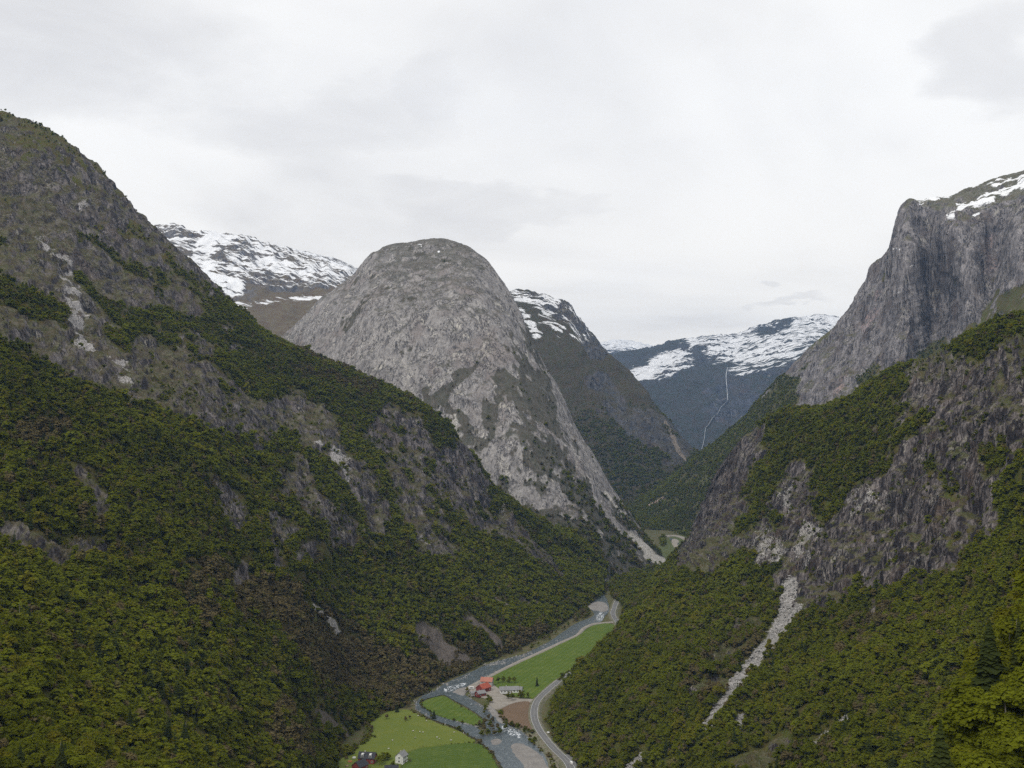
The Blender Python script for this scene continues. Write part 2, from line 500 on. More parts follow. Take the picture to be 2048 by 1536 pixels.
def shade_left(u, v, P):
    n = fbm(P, 70, 4, 0.55, stretch=(1, 1, 2.2), off=4.0)
    n2 = fbm(P, 22, 3, 0.6, stretch=(1, 1, 2.5), off=8.0)
    w = 26 * fbm(P, 110, 3, off=40.0); w2 = 26 * fbm(P, 110, 3, off=50.0)
    uu, vv = u + w, v + w2
    r = strokes(uu, vv, [
        ([(-300, 250), (-100, 330), (0, 400), (100, 430), (210, 480), (300, 560), (400, 605)], 110, 1.0),
        ([(-300, 450), (-100, 520), (20, 540), (80, 520)], 90, .9), ([(-300, 180), (0, 290), (150, 340), (260, 430), (380, 550)], 50, 1.0),
        ([(60, 520), (130, 590), (170, 660), (230, 730), (300, 770)], 42, 1.35),
        ([(230, 560), (270, 640), (310, 640)], 32, .9),
        ([(-200, 600), (0, 640), (100, 690), (230, 740), (380, 795), (540, 850), (590, 835)], 36, 1.4),
        ([(300, 700), (420, 760), (480, 840)], 32, 1.1),
        ([(640, 860), (690, 940), (740, 1000), (760, 1030)], 34, .95), ([(770, 890), (850, 1000), (870, 1080)], 36, .8),
        ([(870, 930), (960, 1000)], 36, .8), ([(790, 850), (900, 930)], 30, .8), ([(590, 955), (640, 1060), (690, 1080)], 36, .6),
        ([(420, 960), (480, 1040)], 24, .8), ([(-60, 1085), (40, 1075), (120, 1100), (190, 1100)], 26, .6), ([(150, 950), (195, 1005)], 16, .8),
        ([(550, 1010), (560, 1130)], 18, .8), ([(470, 1120), (480, 1160)], 14, .8), ([(600, 1090), (610, 1140)], 14, .8),
        ([(1000, 1050), (1080, 1105), (1105, 1130)], 22, .95), ([(900, 1010), (960, 1060)], 22, .8), ([(1060, 1190)], 12, .8),
        ([(520, 880), (640, 830)], 25, .6),
    ])
    veg = strokes(uu, vv, [
        ([(150, 560), (200, 620), (260, 640)], 26, .9), ([(20, 590), (60, 620), (110, 660)], 28, .9), ([(170, 480), (260, 540), (350, 600)], 14, .6),
        ([(0, 255), (150, 320), (240, 410)], 14, .6), ([(60, 320), (200, 390)], 12, .5), ([(310, 510), (420, 590)], 16, .6), ([(250, 460), (340, 520)], 12, .6),
        ([(320, 640), (470, 650), (540, 700)], 40, .95), ([(260, 660), (340, 700)], 22, .8)])
    rock = np.clip(r - veg + 0.55 * n + 0.50 * n2 + 0.10, 0, 1) * sstep(r, 0.02, 0.3)
    rock = sstep(rock, 0.32, 0.62)
    thin = (n2 > 0.62) & (n > 0.25) & (v > 700)
    rock = np.where(thin, np.maximum(rock, 0.45), rock)
    sc = strokes(uu + 0.3 * w, vv, [
        ([(100, 500), (125, 560), (130, 600)], 20, .75), ([(130, 620), (165, 680), (190, 720)], 16, .75), ([(0, 450), (90, 430)], 10, .3),
        ([(150, 415), (165, 420)], 10, .7), ([(238, 720), (260, 760)], 10, .7), ([(660, 880), (690, 945)], 9, .7), ([(735, 985), (748, 1005)], 9, .6), ([(850, 1070), (862, 1085)], 9, .6)])
    sc2 = strokes(u, v, [([(596, 1196), (640, 1222), (670, 1250), (700, 1288)], 6, .8),
                         ([(1005, 1020), (1010, 1000)], 6, .5)])
    talus = strokes(uu, vv, [([(845, 1262), (880, 1295), (905, 1312)], 17, 1.0), ([(930, 1235), (985, 1290)], 12, .9), ([(650, 1430), (690, 1452)], 13, .9),
                             ([(1005, 1190), (1020, 1220)], 9, .8)])
    sc = np.maximum(sc * sstep(n2, -0.35, 0.1), sc2)
    trees = np.maximum(1 - sstep(rock, 0.25, 0.6), 0.22 * sstep(n2, 0.05, 0.5) * (1 - sstep(P[..., 2], 280, 420))) * (1 - sstep(sc + talus, 0.3, 0.6) * (n2 < 0.45))
    high = sstep(P[..., 2], 470, 620)
    trees = trees * (1 - 0.93 * high)
    bare = sstep(strokes(uu, vv, [([(430, 1180), (560, 1230), (700, 1330), (800, 1360), (920, 1340)], 62, 1.0), ([(60, 880), (120, 850)], 30, .8),
                                  ([(640, 1500), (560, 1480)], 30, .8), ([(600, 700), (740, 760)], 30, .5), ([(1000, 1310), (1130, 1255)], 22, 1.0),
                                  ([(560, 1440), (620, 1400)], 30, .7), ([(0, 1290), (60, 1270)], 25, .6), ([(300, 1200), (360, 1190)], 25, .4)]) + 0.5 * n, 0.35, 0.8)
    return dict(rock=np.maximum(rock, talus), scree=np.clip(np.maximum(sc, 0.62 * talus * 0), 0, 1), talus=talus, trees=trees, bare=bare)


mat_left = terrain_mat('left_mountain_rock', 15, (0.042, 0.036, 0.035), (0.29, 0.258, 0.245), (0.50, 0.475, 0.46), (0.095, 0.072, 0.026), (0.088, 0.094, 0.019))
landform('mountain_left', 'dark rocky mountainside on the left with spring forest below its cliffs', L_ribs, mat_left, [(120, 20), (500, 260), (900, 700)],
         shade_left, 520, 430, 9.0, 4.0, 15, on_floor=(690, 1300))

# ---- dome mountain
J_ribs = [
    [(430, 1050, 2150), (430, 950, 2250), (430, 900, 2330), (430, 860, 2400), (430, 830, 2480), (430, 800, 2550), (430, 770, 2650)],
    [(520, 1050, 2080), (520, 920, 2200), (520, 850, 2290), (520, 800, 2370), (515, 760, 2450), (515, 730, 2530), (515, 705, 2640)],
    [(585, 1050, 2000), (585, 910, 2150), (585, 830, 2240), (583, 770, 2320), (580, 725, 2410), (580, 690, 2500), (580, 655, 2630)],
    [(650, 1080, 1950), (650, 930, 2080), (650, 830, 2170), (650, 750, 2250), (648, 690, 2340), (645, 640, 2450), (645, 597, 2610)],
    [(720, 1110, 1900), (715, 950, 2010), (712, 830, 2100), (710, 730, 2190), (708, 650, 2290), (705, 600, 2400), (704, 551, 2580)],
    [(790, 1130, 1860), (780, 960, 1970), (775, 840, 2060), (770, 720, 2150), (765, 620, 2260), (755, 560, 2380), (748, 505, 2560)],
    [(850, 1150, 1840), (840, 1000, 1950), (835, 850, 2040), (830, 710, 2140), (825, 600, 2250), (820, 535, 2380), (812, 484, 2560)],
    [(920, 1170, 1830), (915, 1010, 1930), (905, 860, 2020), (895, 720, 2120), (888, 600, 2240), (882, 530, 2370), (880, 481, 2550)],
    [(985, 1180, 1820), (980, 1030, 1920), (970, 880, 2010), (960, 740, 2110), (950, 610, 2230), (940, 540, 2350), (935, 496, 2520)],
    [(1050, 1190, 1800), (1045, 1050, 1900), (1035, 910, 1990), (1020, 780, 2090), (1005, 670, 2200), (992, 590, 2320), (984, 540, 2480)],
    [(1110, 1195, 1780), (1105, 1080, 1880), (1095, 960, 1970), (1080, 850, 2070), (1062, 750, 2180), (1042, 670, 2290), (1024, 594, 2440)],
    [(1160, 1190, 1760), (1155, 1100, 1870), (1145, 1010, 1960), (1130, 920, 2060), (1110, 830, 2160), (1085, 750, 2270), (1062, 672, 2400)],
    [(1205, 1185, 1760), (1200, 1120, 1870), (1190, 1050, 1960), (1178, 980, 2050), (1160, 910, 2140), (1135, 850, 2240), (1108, 770, 2370)],
    [(1245, 1180, 1780), (1240, 1155, 1890), (1232, 1080, 1980), (1222, 1030, 2060), (1208, 980, 2140), (1190, 930, 2230), (1160, 872, 2340)],
    [(1290, 1170, 1830), (1282, 1148, 1940), (1272, 1100, 2010), (1262, 1070, 2080), (1250, 1038, 2150), (1235, 1005, 2220), (1212, 962, 2310)],
    [(1335, 1165, 1870), (1318, 1140, 2010), (1308, 1112, 2070), (1298, 1094, 2130), (1288, 1076, 2180), (1275, 1056, 2240), (1257, 1028, 2300)],
    [(1360, 1150, 1950), (1340, 1131, 2070), (1334, 1122, 2110), (1328, 1114, 2150), (1322, 1106, 2190), (1314, 1097, 2240), (1302, 1087, 2290)],
]


def shade_dome(u, v, P):
    n = fbm(P, 90, 4, 0.55, stretch=(1, 1, 2.0), off=14.0)
    n2 = fbm(P, 30, 3, 0.6, stretch=(1, 1, 2.0), off=18.0)
    uu, vv = u + 22 * fbm(P, 150, 3, off=60.0), v + 22 * fbm(P, 150, 3, off=70.0)
    veg = strokes(uu, vv, [
        ([(1045, 690), (1065, 740), (1072, 800)], 30, .8), ([(1010, 770), (1060, 800)], 26, .75), ([(945, 725), (905, 775), (880, 800)], 13, .9),
        ([(870, 640), (960, 650)], 16, .5), ([(690, 650), (740, 600)], 12, .5), ([(1085, 820), (1100, 900), (1140, 960)], 20, .75),
        ([(1150, 980), (1190, 1050), (1240, 1090)], 34, .9), ([(980, 1040), (1100, 1080), (1250, 1120), (1300, 1130)], 50, 1.1),
        ([(960, 870), (890, 830)], 28, .7), ([(800, 700), (830, 680)], 18, .45), ([(1240, 1020), (1310, 1095), (1350, 1110)], 14, .8),
        ([(990, 960), (1040, 1040)], 18, .6), ([(1000, 830), (1060, 900), (1100, 990)], 34, .6), ([(1110, 860), (1150, 930)], 16, .6), ([(1110, 640), (1060, 660)], 10, .5), ([(860, 770), (880, 860), (960, 900)], 14, .7),
        ([(600, 760), (700, 840)], 30, .5), ([(780, 505), (900, 530)], 6, .45), ([(860, 600), (960, 625)], 7, .4)])
    rock = sstep(1.0 - veg * 1.05 + 0.45 * n + 0.55 * n2, 0.22, 0.55)
    sc = strokes(uu, vv, [([(910, 800), (925, 860)], 10, .6), ([(1020, 900), (1010, 960), (1015, 1000)], 10, .6), ([(760, 720), (800, 745), (870, 765)], 24, .46), ([(930, 690), (900, 740)], 18, .46), ([(720, 700), (760, 660)], 14, .4), ([(960, 950), (1000, 900)], 16, .4), ([(1150, 900), (1180, 960)], 8, .4),
                          ([(790, 650), (800, 720)], 14, .35)])
    sc = sc * sstep(n2, -0.3, 0.2)
    sc = np.maximum(sc, strokes(u, v, [([(1212, 985), (1228, 1010), (1248, 1028)], 3.5, .9), ([(1262, 1068), (1290, 1095), (1310, 1118)], 8, .75), ([(1296, 1112), (1330, 1126)], 9, 1.0)]))
    sn = strokes(u, v, [([(836, 490), (842, 491)], 3, .6), ([(876, 503)], 2, .6)])
    return dict(rock=rock, scree=sc, trees=(1 - sstep(rock, 0.2, 0.6)) * (1 - sstep(sc, .3, .6)) * (1 - 0.9 * sstep(P[..., 2], 150, 260)), bare=np.zeros(u.shape) + 0.25, snow=sn)


mat_dome = terrain_mat('dome_rock', 22, (0.165, 0.153, 0.15), (0.43, 0.405, 0.385), (0.58, 0.55, 0.50), (0.070, 0.060, 0.040), (0.050, 0.052, 0.028), snow=True, bump=0.55, ramp=(0.35, 0.63), stain=0.9, vmax=0.80, vsoft=0.22, cream=(0.60, 0.565, 0.49), brown=(0.25, 0.215, 0.20))
landform('mountain_dome', 'bare grey rock dome standing over the middle of the valley', J_ribs, mat_dome, [(90, 12), (300, 120), (700, 650)],
         shade_dome, 440, 420, 8.5, 4.0, 23, on_floor=(1230, 1400), zs=8.0, blk=0.10)

# ---- snowy mountain behind the left side
S1_ribs = []
for (u, top, dd) in [(-150, 400, 5200), (60, 418, 5200), (180, 436, 5200), (310, 453, 5200), (345, 452, 5150), (390, 459, 5150), (425, 463, 5150), (480, 470, 5150), (530, 487, 5150), (585, 501, 5150),
                     (640, 518, 5100), (690, 541, 5050), (740, 572, 5000), (820, 600, 5000), (900, 640, 4900)]:
    rows = [820, 730, 660, 600, 545, 0]
    ds = [3500, 3750, 4050, 4450, 4750, dd]
    rib = []
    for k, (vv_, d_) in enumerate(zip(rows, ds)):
        f = k / 5.0
        if k == 5: rib.append((u, top, dd))
        else:
            v_ = 820 + (top - 820) * (0.0, 0.25, 0.46, 0.66, 0.84)[k]
            rib.append((u + (1 - f) * 20, v_, d_))
    S1_ribs.append(rib)


def shade_s1(u, v, P):
    n = fbm(P, 260, 4, 0.55, off=31.0)
    n2 = fbm(P, 700, 3, 0.5, off=3.0)
    sn = 0.50 * (1 - sstep(v, 545, 625)) + 0.12 * n2
    sn = np.maximum(sn, 0.80 * stroke(u, v, [(430, 465), (400, 510), (420, 550), (470, 575)], 22))
    sn = np.maximum(sn, 0.62 * stroke(u, v, [(500, 510), (580, 540), (680, 545)], 22))
    sn = np.maximum(sn, 0.62 * stroke(u, v, [(470, 610), (560, 600), (690, 590)], 6))
    sn = sn - 0.28 * stroke(u, v, [(500, 590), (640, 590)], 18)
    rock = sstep(0.35 + 0.9 * n + 0.8 * (1 - sstep(v, 520, 600)), 0.35, 0.7) * (1 - sstep(v, 600, 640))
    return dict(rock=rock, snow=np.clip(sn, 0, 1) * (1 - sstep(v, 605, 640)), trees=np.zeros(u.shape))


mat_s1 = terrain_mat('snowy_fell_left', 40, (0.10, 0.095, 0.095), (0.20, 0.19, 0.185), (0.3, 0.3, 0.3), (0.12, 0.085, 0.050), (0.14, 0.115, 0.065), snow=True, bump=0.6)
landform('mountain_snowy_left', 'snow streaked brown fell behind the left mountain', S1_ribs, mat_s1, [(400, 20), (1500, 500)], shade_s1, 300, 200, 22, 14, 40)
# a second, paler snow ridge beyond it
S1b = [[(u, 720, 5600), (u, 660, 5900), (u, 600, 6300), (u, top + 18, 6700), (u, top, 7100)] for (u, top) in
       [(480, 500), (560, 497), (600, 503), (640, 510), (680, 522), (720, 541), (800, 570), (900, 610)]]


def shade_s1b(u, v, P):
    return dict(rock=np.ones(u.shape), snow=np.clip(0.62 + 0.2 * fbm(P, 400, 3, off=2.0), 0, 1), trees=np.zeros(u.shape))


landform('mountain_snowy_ridge', 'pale snow covered ridge far behind the rock dome', S1b, mat_s1, [(500, 50), (1500, 500)], shade_s1b, 120, 80, 20, 12, 40)

# ---- mountain behind the dome on its right
S2_ribs = [
    [(850, 1010, 3450), (850, 930, 3600), (850, 830, 3800), (850, 720, 4000), (850, 630, 4200), (850, 575, 4450)],
    [(960, 1010, 3430), (960, 930, 3570), (955, 840, 3750), (950, 730, 3930), (945, 635, 4130), (940, 580, 4380)],
    [(1080, 1010, 3400), (1070, 930, 3550), (1060, 850, 3700), (1050, 750, 3850), (1035, 650, 4050), (1024, 584, 4300)],
    [(1140, 1015, 3400), (1130, 930, 3535), (1120, 850, 3670), (1108, 755, 3815), (1092, 660, 4000), (1080, 590, 4230)],
    [(1180, 1020, 3390), (1175, 940, 3520), (1165, 860, 3640), (1155, 770, 3780), (1145, 685, 3950), (1133, 612, 4150)],
    [(1210, 1025, 3370), (1205, 955, 3480), (1198, 880, 3590), (1188, 800, 3720), (1178, 725, 3880), (1166, 650, 4070)],
    [(1235, 1030, 3350), (1230, 965, 3450), (1225, 900, 3550), (1218, 830, 3680), (1210, 760, 3830), (1200, 690, 4000)],
    [(1262, 1030, 3320), (1262, 975, 3410), (1260, 920, 3510), (1257, 855, 3630), (1252, 795, 3770), (1246, 737, 3920)],
    [(1285, 1030, 3290), (1290, 985, 3370), (1293, 940, 3460), (1295, 885, 3570), (1296, 835, 3690), (1294, 790, 3830)],
    [(1320, 1030, 3260), (1330, 1000, 3330), (1336, 965, 3400), (1341, 925, 3490), (1345, 890, 3590), (1348, 858, 3720)],
    [(1360, 1030, 3230), (1375, 1008, 3290), (1383, 985, 3350), (1388, 960, 3430), (1393, 935, 3520), (1397, 912, 3630)],
    [(1420, 1035, 3200), (1435, 1022, 3250), (1443, 1008, 3300), (1450, 995, 3360), (1455, 980, 3440), (1460, 965, 3540)],
]


def shade_s2(u, v, P):
    n = fbm(P, 130, 4, 0.55, stretch=(1, 1, 1.8), off=41.0)
    cl = strokes(u + 10 * n, v, [([(1200, 780), (1240, 830), (1300, 860), (1350, 900)], 32, 1.0), ([(1300, 830), (1370, 900)], 20, .8), ([(1030, 640), (1060, 720)], 25, .6),
                                 ([(1060, 590), (1130, 615), (1160, 650), (1200, 700)], 20, .9)])
    rock = sstep(cl + 0.6 * n, 0.4, 0.9)
    sn = 0.52 * stroke(u, v, [(1020, 590), (1080, 596), (1110, 602)], 11) + 0.55 * stroke(u, v, [(1040, 620), (1062, 650), (1075, 672)], 9) + \
        0.28 * stroke(u, v, [(1080, 625), (1110, 640), (1160, 625)], 22) + 0.28 * stroke(u, v, [(1120, 660), (1170, 672)], 14)
    sc = strokes(u + 4 * n, v, [([(1330, 845), (1345, 875), (1355, 900), (1372, 918)], 4.5, .85)])
    return dict(rock=rock, snow=np.clip(sn, 0, 1), scree=sc, trees=sstep(v, 800, 860) * (1 - sstep(rock, .2, .6)), bare=np.zeros(u.shape))


mat_s2 = terrain_mat('valley_fell', 30, (0.075, 0.075, 0.078), (0.15, 0.145, 0.145), (0.30, 0.25, 0.20), (0.080, 0.062, 0.038), (0.064, 0.062, 0.030), snow=True)
landform('mountain_behind_dome', 'steep dark fell with snow patches behind the rock dome', S2_ribs, mat_s2, [(250, 10), (900, 300)], shade_s2, 280, 240, 16, 9, 30)

# ---- far snowy mountain with the waterfall
F1_ribs = []
for (u, top) in [(1000, 735), (1120, 728), (1180, 724), (1230, 708), (1290, 697), (1340, 684), (1380, 676), (1430, 671), (1480, 668), (1520, 654), (1555, 642), (1600, 633), (1640, 631), (1690, 640), (1780, 645), (1900, 640)]:
    F1_ribs.append([(u - 30, 960, 5300), (u - 25, top + (960 - top) * .74, 5700), (u - 15, top + (960 - top) * .50, 6000), (u - 5, top + (960 - top) * .28, 6350), (u, top + (960 - top) * .12, 6900), (u, top, 7500)])


def shade_f1(u, v, P):
    n = fbm(P, 300, 4, 0.55, off=51.0)
    sn = 0.85 * stroke(u, v, [(1385, 685), (1340, 715), (1290, 745), (1270, 750)], 15)
    sn = np.maximum(sn, 0.64 * stroke(u, v, [(1440, 690), (1500, 700), (1560, 690), (1620, 650), (1660, 640)], 34))
    sn = np.maximum(sn, 0.52 * stroke(u, v, [(1390, 685), (1480, 680), (1560, 655)], 16))
    sn = np.maximum(sn, 0.45 * stroke(u, v, [(1470, 740), (1560, 720), (1640, 670)], 14))
    sn = np.maximum(sn, 0.42 * stroke(u, v, [(1290, 755), (1340, 740), (1400, 715)], 10))
    sn = sn * (1 - 0.8 * stroke(u, v, [(1525, 668), (1575, 645)], 9)) * (1 - 0.8 * stroke(u, v, [(1240, 720), (1330, 690), (1370, 690)], 10)) * (1 - 0.9 * stroke(u, v, [(1390, 700), (1400, 720)], 8))
    rock = sstep(0.5 + 0.8 * n, 0.3, 0.7) * (1 - 0.4 * sstep(v, 800, 900))
    return dict(rock=rock, snow=np.clip(sn, 0, 1), trees=np.zeros(u.shape))


mat_f1 = terrain_mat('far_fell', 45, (0.065, 0.070, 0.085), (0.125, 0.13, 0.155), (0.3, 0.3, 0.3), (0.065, 0.060, 0.055), (0.050, 0.060, 0.050), snow=True)  # blue of the distant haze is mixed into these rock colours
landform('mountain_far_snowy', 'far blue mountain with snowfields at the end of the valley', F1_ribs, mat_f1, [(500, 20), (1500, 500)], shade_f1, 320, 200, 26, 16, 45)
F2_ribs = [[(u, 860, 7800), (u, 800, 8300), (u, 745, 8900), (u, top + 14, 9500), (u, top, 10200)] for (u, top) in
           [(1050, 725), (1130, 705), (1180, 690), (1210, 684), (1245, 680), (1275, 686), (1300, 692), (1345, 703), (1420, 720), (1520, 735)]]


def shade_f2(u, v, P):
    return dict(rock=np.ones(u.shape), snow=np.clip(0.95 - 0.7 * sstep(v, 688, 712) + 0.2 * fbm(P, 400, 3), 0, 1), trees=np.zeros(u.shape))


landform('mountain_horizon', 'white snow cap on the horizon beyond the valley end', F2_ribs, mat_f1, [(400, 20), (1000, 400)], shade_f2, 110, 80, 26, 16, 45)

# ---- great cliff mountain on the right
R2_ribs = [
    [(2500, 760, 1800), (2500, 560, 2050), (2500, 470, 2180), (2500, 380, 2280), (2500, 300, 2380), (2500, 250, 2900)],
    [(2280, 770, 1820), (2280, 590, 2080), (2280, 500, 2220), (2280, 410, 2310), (2280, 330, 2400), (2280, 295, 2900)],
    [(2130, 780, 1860), (2130, 600, 2120), (2130, 515, 2250), (2130, 420, 2335), (2130, 340, 2420), (2130, 325, 2880)],
    [(2050, 790, 1900), (2050, 620, 2160), (2050, 530, 2280), (2050, 440, 2360), (2046, 385, 2440), (2046, 356, 2900)],
    [(1985, 830, 1950), (1985, 690, 2210), (1990, 580, 2390), (1990, 480, 2455), (1985, 415, 2500), (1980, 369, 2900)],
    [(1920, 870, 2000), (1925, 750, 2270), (1930, 630, 2350), (1925, 520, 2410), (1915, 440, 2490), (1905, 391, 2880)],
    [(1855, 890, 2080), (1865, 770, 2310), (1870, 650, 2530), (1865, 540, 2590), (1855, 450, 2610), (1850, 405, 2820)],
    [(1795, 900, 2150), (1800, 790, 2350), (1812, 670, 2385), (1812, 560, 2455), (1805, 470, 2540), (1803, 424, 2720)],
    [(1740, 900, 2200), (1750, 795, 2400), (1765, 690, 2475), (1775, 600, 2545), (1780, 540, 2620), (1783, 492, 2740)],
    [(1690, 900, 2250), (1700, 800, 2450), (1712, 715, 2560), (1722, 645, 2640), (1730, 585, 2710), (1738, 540, 2790)],
    [(1640, 915, 2300), (1655, 815, 2500), (1670, 750, 2570), (1685, 690, 2650), (1695, 645, 2730), (1702, 612, 2840)],
    [(1590, 935, 2360), (1605, 845, 2560), (1620, 795, 2630), (1635, 745, 2710), (1648, 705, 2790), (1658, 670, 2900)],
    [(1530, 955, 2430), (1548, 885, 2620), (1562, 840, 2690), (1575, 800, 2770), (1585, 765, 2850), (1595, 730, 2960)],
    [(1475, 985, 2500), (1492, 920, 2680), (1505, 885, 2750), (1517, 852, 2830), (1527, 815, 2910), (1538, 778, 3020)],
    [(1420, 1030, 2560), (1440, 975, 2710), (1450, 950, 2780), (1460, 925, 2860), (1468, 895, 2950), (1478, 850, 3070)],
    [(1375, 1085, 2590), (1398, 1070, 2690), (1403, 1005, 2830), (1410, 978, 2900), (1417, 947, 2990), (1425, 893, 3120)],
    [(1330, 1085, 2620), (1345, 1062, 2803), (1350, 1036, 2900), (1353, 1020, 2980), (1355, 995, 3070), (1356, 950, 3200)],
    [(1275, 1085, 2680), (1290, 1058, 2860), (1290, 1048, 2930), (1290, 1038, 3010), (1290, 1024, 3110), (1290, 995, 3250)],
    [(1210, 1085, 2720), (1230, 1052, 2950), (1234, 1047, 3010), (1236, 1043, 3080), (1238, 1039, 3160), (1240, 1033, 3290)],
]


def shade_r2(u, v, P):
    n = fbm(P, 100, 4, 0.55, stretch=(1, 1, 2.2), off=81.0)
    n2 = fbm(P, 35, 3, 0.6, stretch=(1, 1, 2.2), off=88.0)
    uu, vv = u + 18 * fbm(P, 150, 3, off=60.0), v + 18 * fbm(P, 150, 3, off=70.0)
    veg = strokes(uu, vv, [
        ([(1250, 1040), (1380, 980), (1480, 910), (1530, 840)], 72, 1.2), ([(1300, 1080), (1420, 1040)], 60, 1.2), ([(1570, 780), (1550, 840)], 34, 1.0), ([(1240, 1040), (1310, 1010)], 40, 1.2),
        ([(2080, 560), (2000, 600), (1900, 700), (1800, 745)], 17, .75), ([(2060, 590), (2010, 600)], 22, .9), ([(1770, 745), (1740, 770)], 16, .6),
        ([(1790, 650), (1820, 660)], 14, .4), ([(1600, 730), (1660, 680)], 10, .55), ([(2100, 610), (1950, 680), (1850, 740)], 30, .9)])
    rock = sstep(1.0 - veg + 0.5 * n + 0.3 * n2, 0.25, 0.65)
    sn = np.maximum.reduce([0.70 * stroke(u, v, [(1920, 412), (1985, 395), (2060, 362)], 9), 0.8 * stroke(u, v, [(1895, 432), (1905, 430)], 6), 0.62 * stroke(u, v, [(1840, 406), (1900, 390)], 5),
                            0.6 * stroke(u, v, [(1985, 412), (1950, 430)], 6), 0.5 * stroke(u, v, [(1800, 500), (1790, 498)], 3), 0.5 * stroke(u, v, [(1822, 533), (1806, 555)], 3),
                            0.5 * stroke(u, v, [(1795, 585), (1812, 576)], 5), 0.5 * stroke(u, v, [(1950, 375), (2048, 356)], 5), 0.5 * stroke(u, v, [(2100, 350), (2300, 310)], 14)])
    sc = strokes(uu, vv, [([(1690, 760), (1650, 815)], 12, .5), ([(1760, 600), (1730, 660)], 8, .45), ([(1980, 470), (1970, 560)], 14, .38)]) * sstep(n2, -0.3, 0.2)
    sc = np.maximum(sc, strokes(u, v, [([(1342, 990), (1300, 1012)], 3.5, .8)]))
    low = sstep(v, 730, 800) * (1 - sstep(u, 1700, 1750))
    return dict(rock=rock, snow=np.clip(sn, 0, 1), scree=sc, trees=(1 - sstep(rock, .2, .6)) * (1 - sstep(P[..., 2], 380, 520)) * (1 - sstep(sc, .3, .6)), bare=np.zeros(u.shape))


mat_r2 = terrain_mat('great_cliff_rock', 18, (0.060, 0.054, 0.057), (0.37, 0.342, 0.335), (0.54, 0.38, 0.36), (0.10, 0.082, 0.034), (0.080, 0.088, 0.026), snow=True, bump=0.55, ramp=(0.36, 0.64), stain=0.9)
landform('mountain_right_cliff', 'tall sheer grey cliff mountain on the right with snow on top', R2_ribs, mat_r2, [(200, 5), (800, 200), (1500, 800)], shade_r2, 420, 340, 18, 6, 34, on_floor=(1200, 1400), zs=7.0, blk=0.15)

# ---- near right hillside with cliffs
R1_ribs = [
    [(1340, 1215, 1690), (1352, 1168, 1800), (1358, 1155, 1850), (1364, 1143, 1900), (1368, 1132, 1940), (1372, 1122, 1970), (1376, 1112, 2000)],
    [(1310, 1215, 1670), (1325, 1170, 1780), (1345, 1145, 1830), (1357, 1128, 1870), (1366, 1113, 1910), (1375, 1097, 1950), (1383, 1082, 1980)],
    [(1240, 1260, 1420), (1254, 1212, 1550), (1300, 1170, 1620), (1340, 1130, 1690), (1366, 1098, 1760), (1385, 1062, 1830), (1400, 1028, 1910)],
    [(1240, 1310, 1270), (1252, 1262, 1355), (1320, 1190, 1430), (1385, 1115, 1500), (1420, 1050, 1560), (1436, 985, 1640), (1449, 930, 1740)],
    [(1165, 1365, 1110), (1186, 1318, 1190), (1280, 1225, 1270), (1390, 1120, 1350), (1455, 1030, 1430), (1490, 940, 1510), (1522, 852, 1640)],
    [(1120, 1420, 1000), (1136, 1366, 1085), (1275, 1255, 1165), (1430, 1155, 1240), (1510, 1050, 1310), (1550, 935, 1390), (1575, 828, 1600)],
    [(1090, 1470, 900), (1106, 1415, 980), (1270, 1290, 1060), (1480, 1190, 1130), (1560, 1070, 1195), (1600, 955, 1260), (1640, 826, 1550)],
    [(1118, 1560, 780), (1136, 1494, 860), (1330, 1370, 900), (1600, 1205, 1000), (1680, 1050, 1060), (1740, 880, 1130), (1750, 788, 1480)],
    [(1180, 1640, 700), (1208, 1556, 785), (1420, 1440, 800), (1760, 1185, 900), (1820, 1000, 950), (1880, 806, 1020), (1860, 752, 1400)],
    [(1250, 1700, 640), (1330, 1640, 660), (1560, 1480, 700), (1900, 1155, 800), (1960, 980, 850), (1990, 780, 920), (1970, 706, 1350)],
    [(1500, 1800, 500), (1550, 1700, 530), (1750, 1520, 570), (2080, 1150, 690), (2120, 960, 740), (2130, 765, 810), (2110, 655, 1300)],
    [(1900, 1850, 380), (1950, 1750, 400), (2100, 1540, 440), (2330, 1130, 540), (2380, 950, 600), (2400, 720, 680), (2390, 590, 1250)],
    [(2300, 1900, 300), (2350, 1780, 320), (2450, 1560, 360), (2600, 1130, 440), (2660, 950, 500), (2680, 670, 580), (2680, 480, 1200)],
]


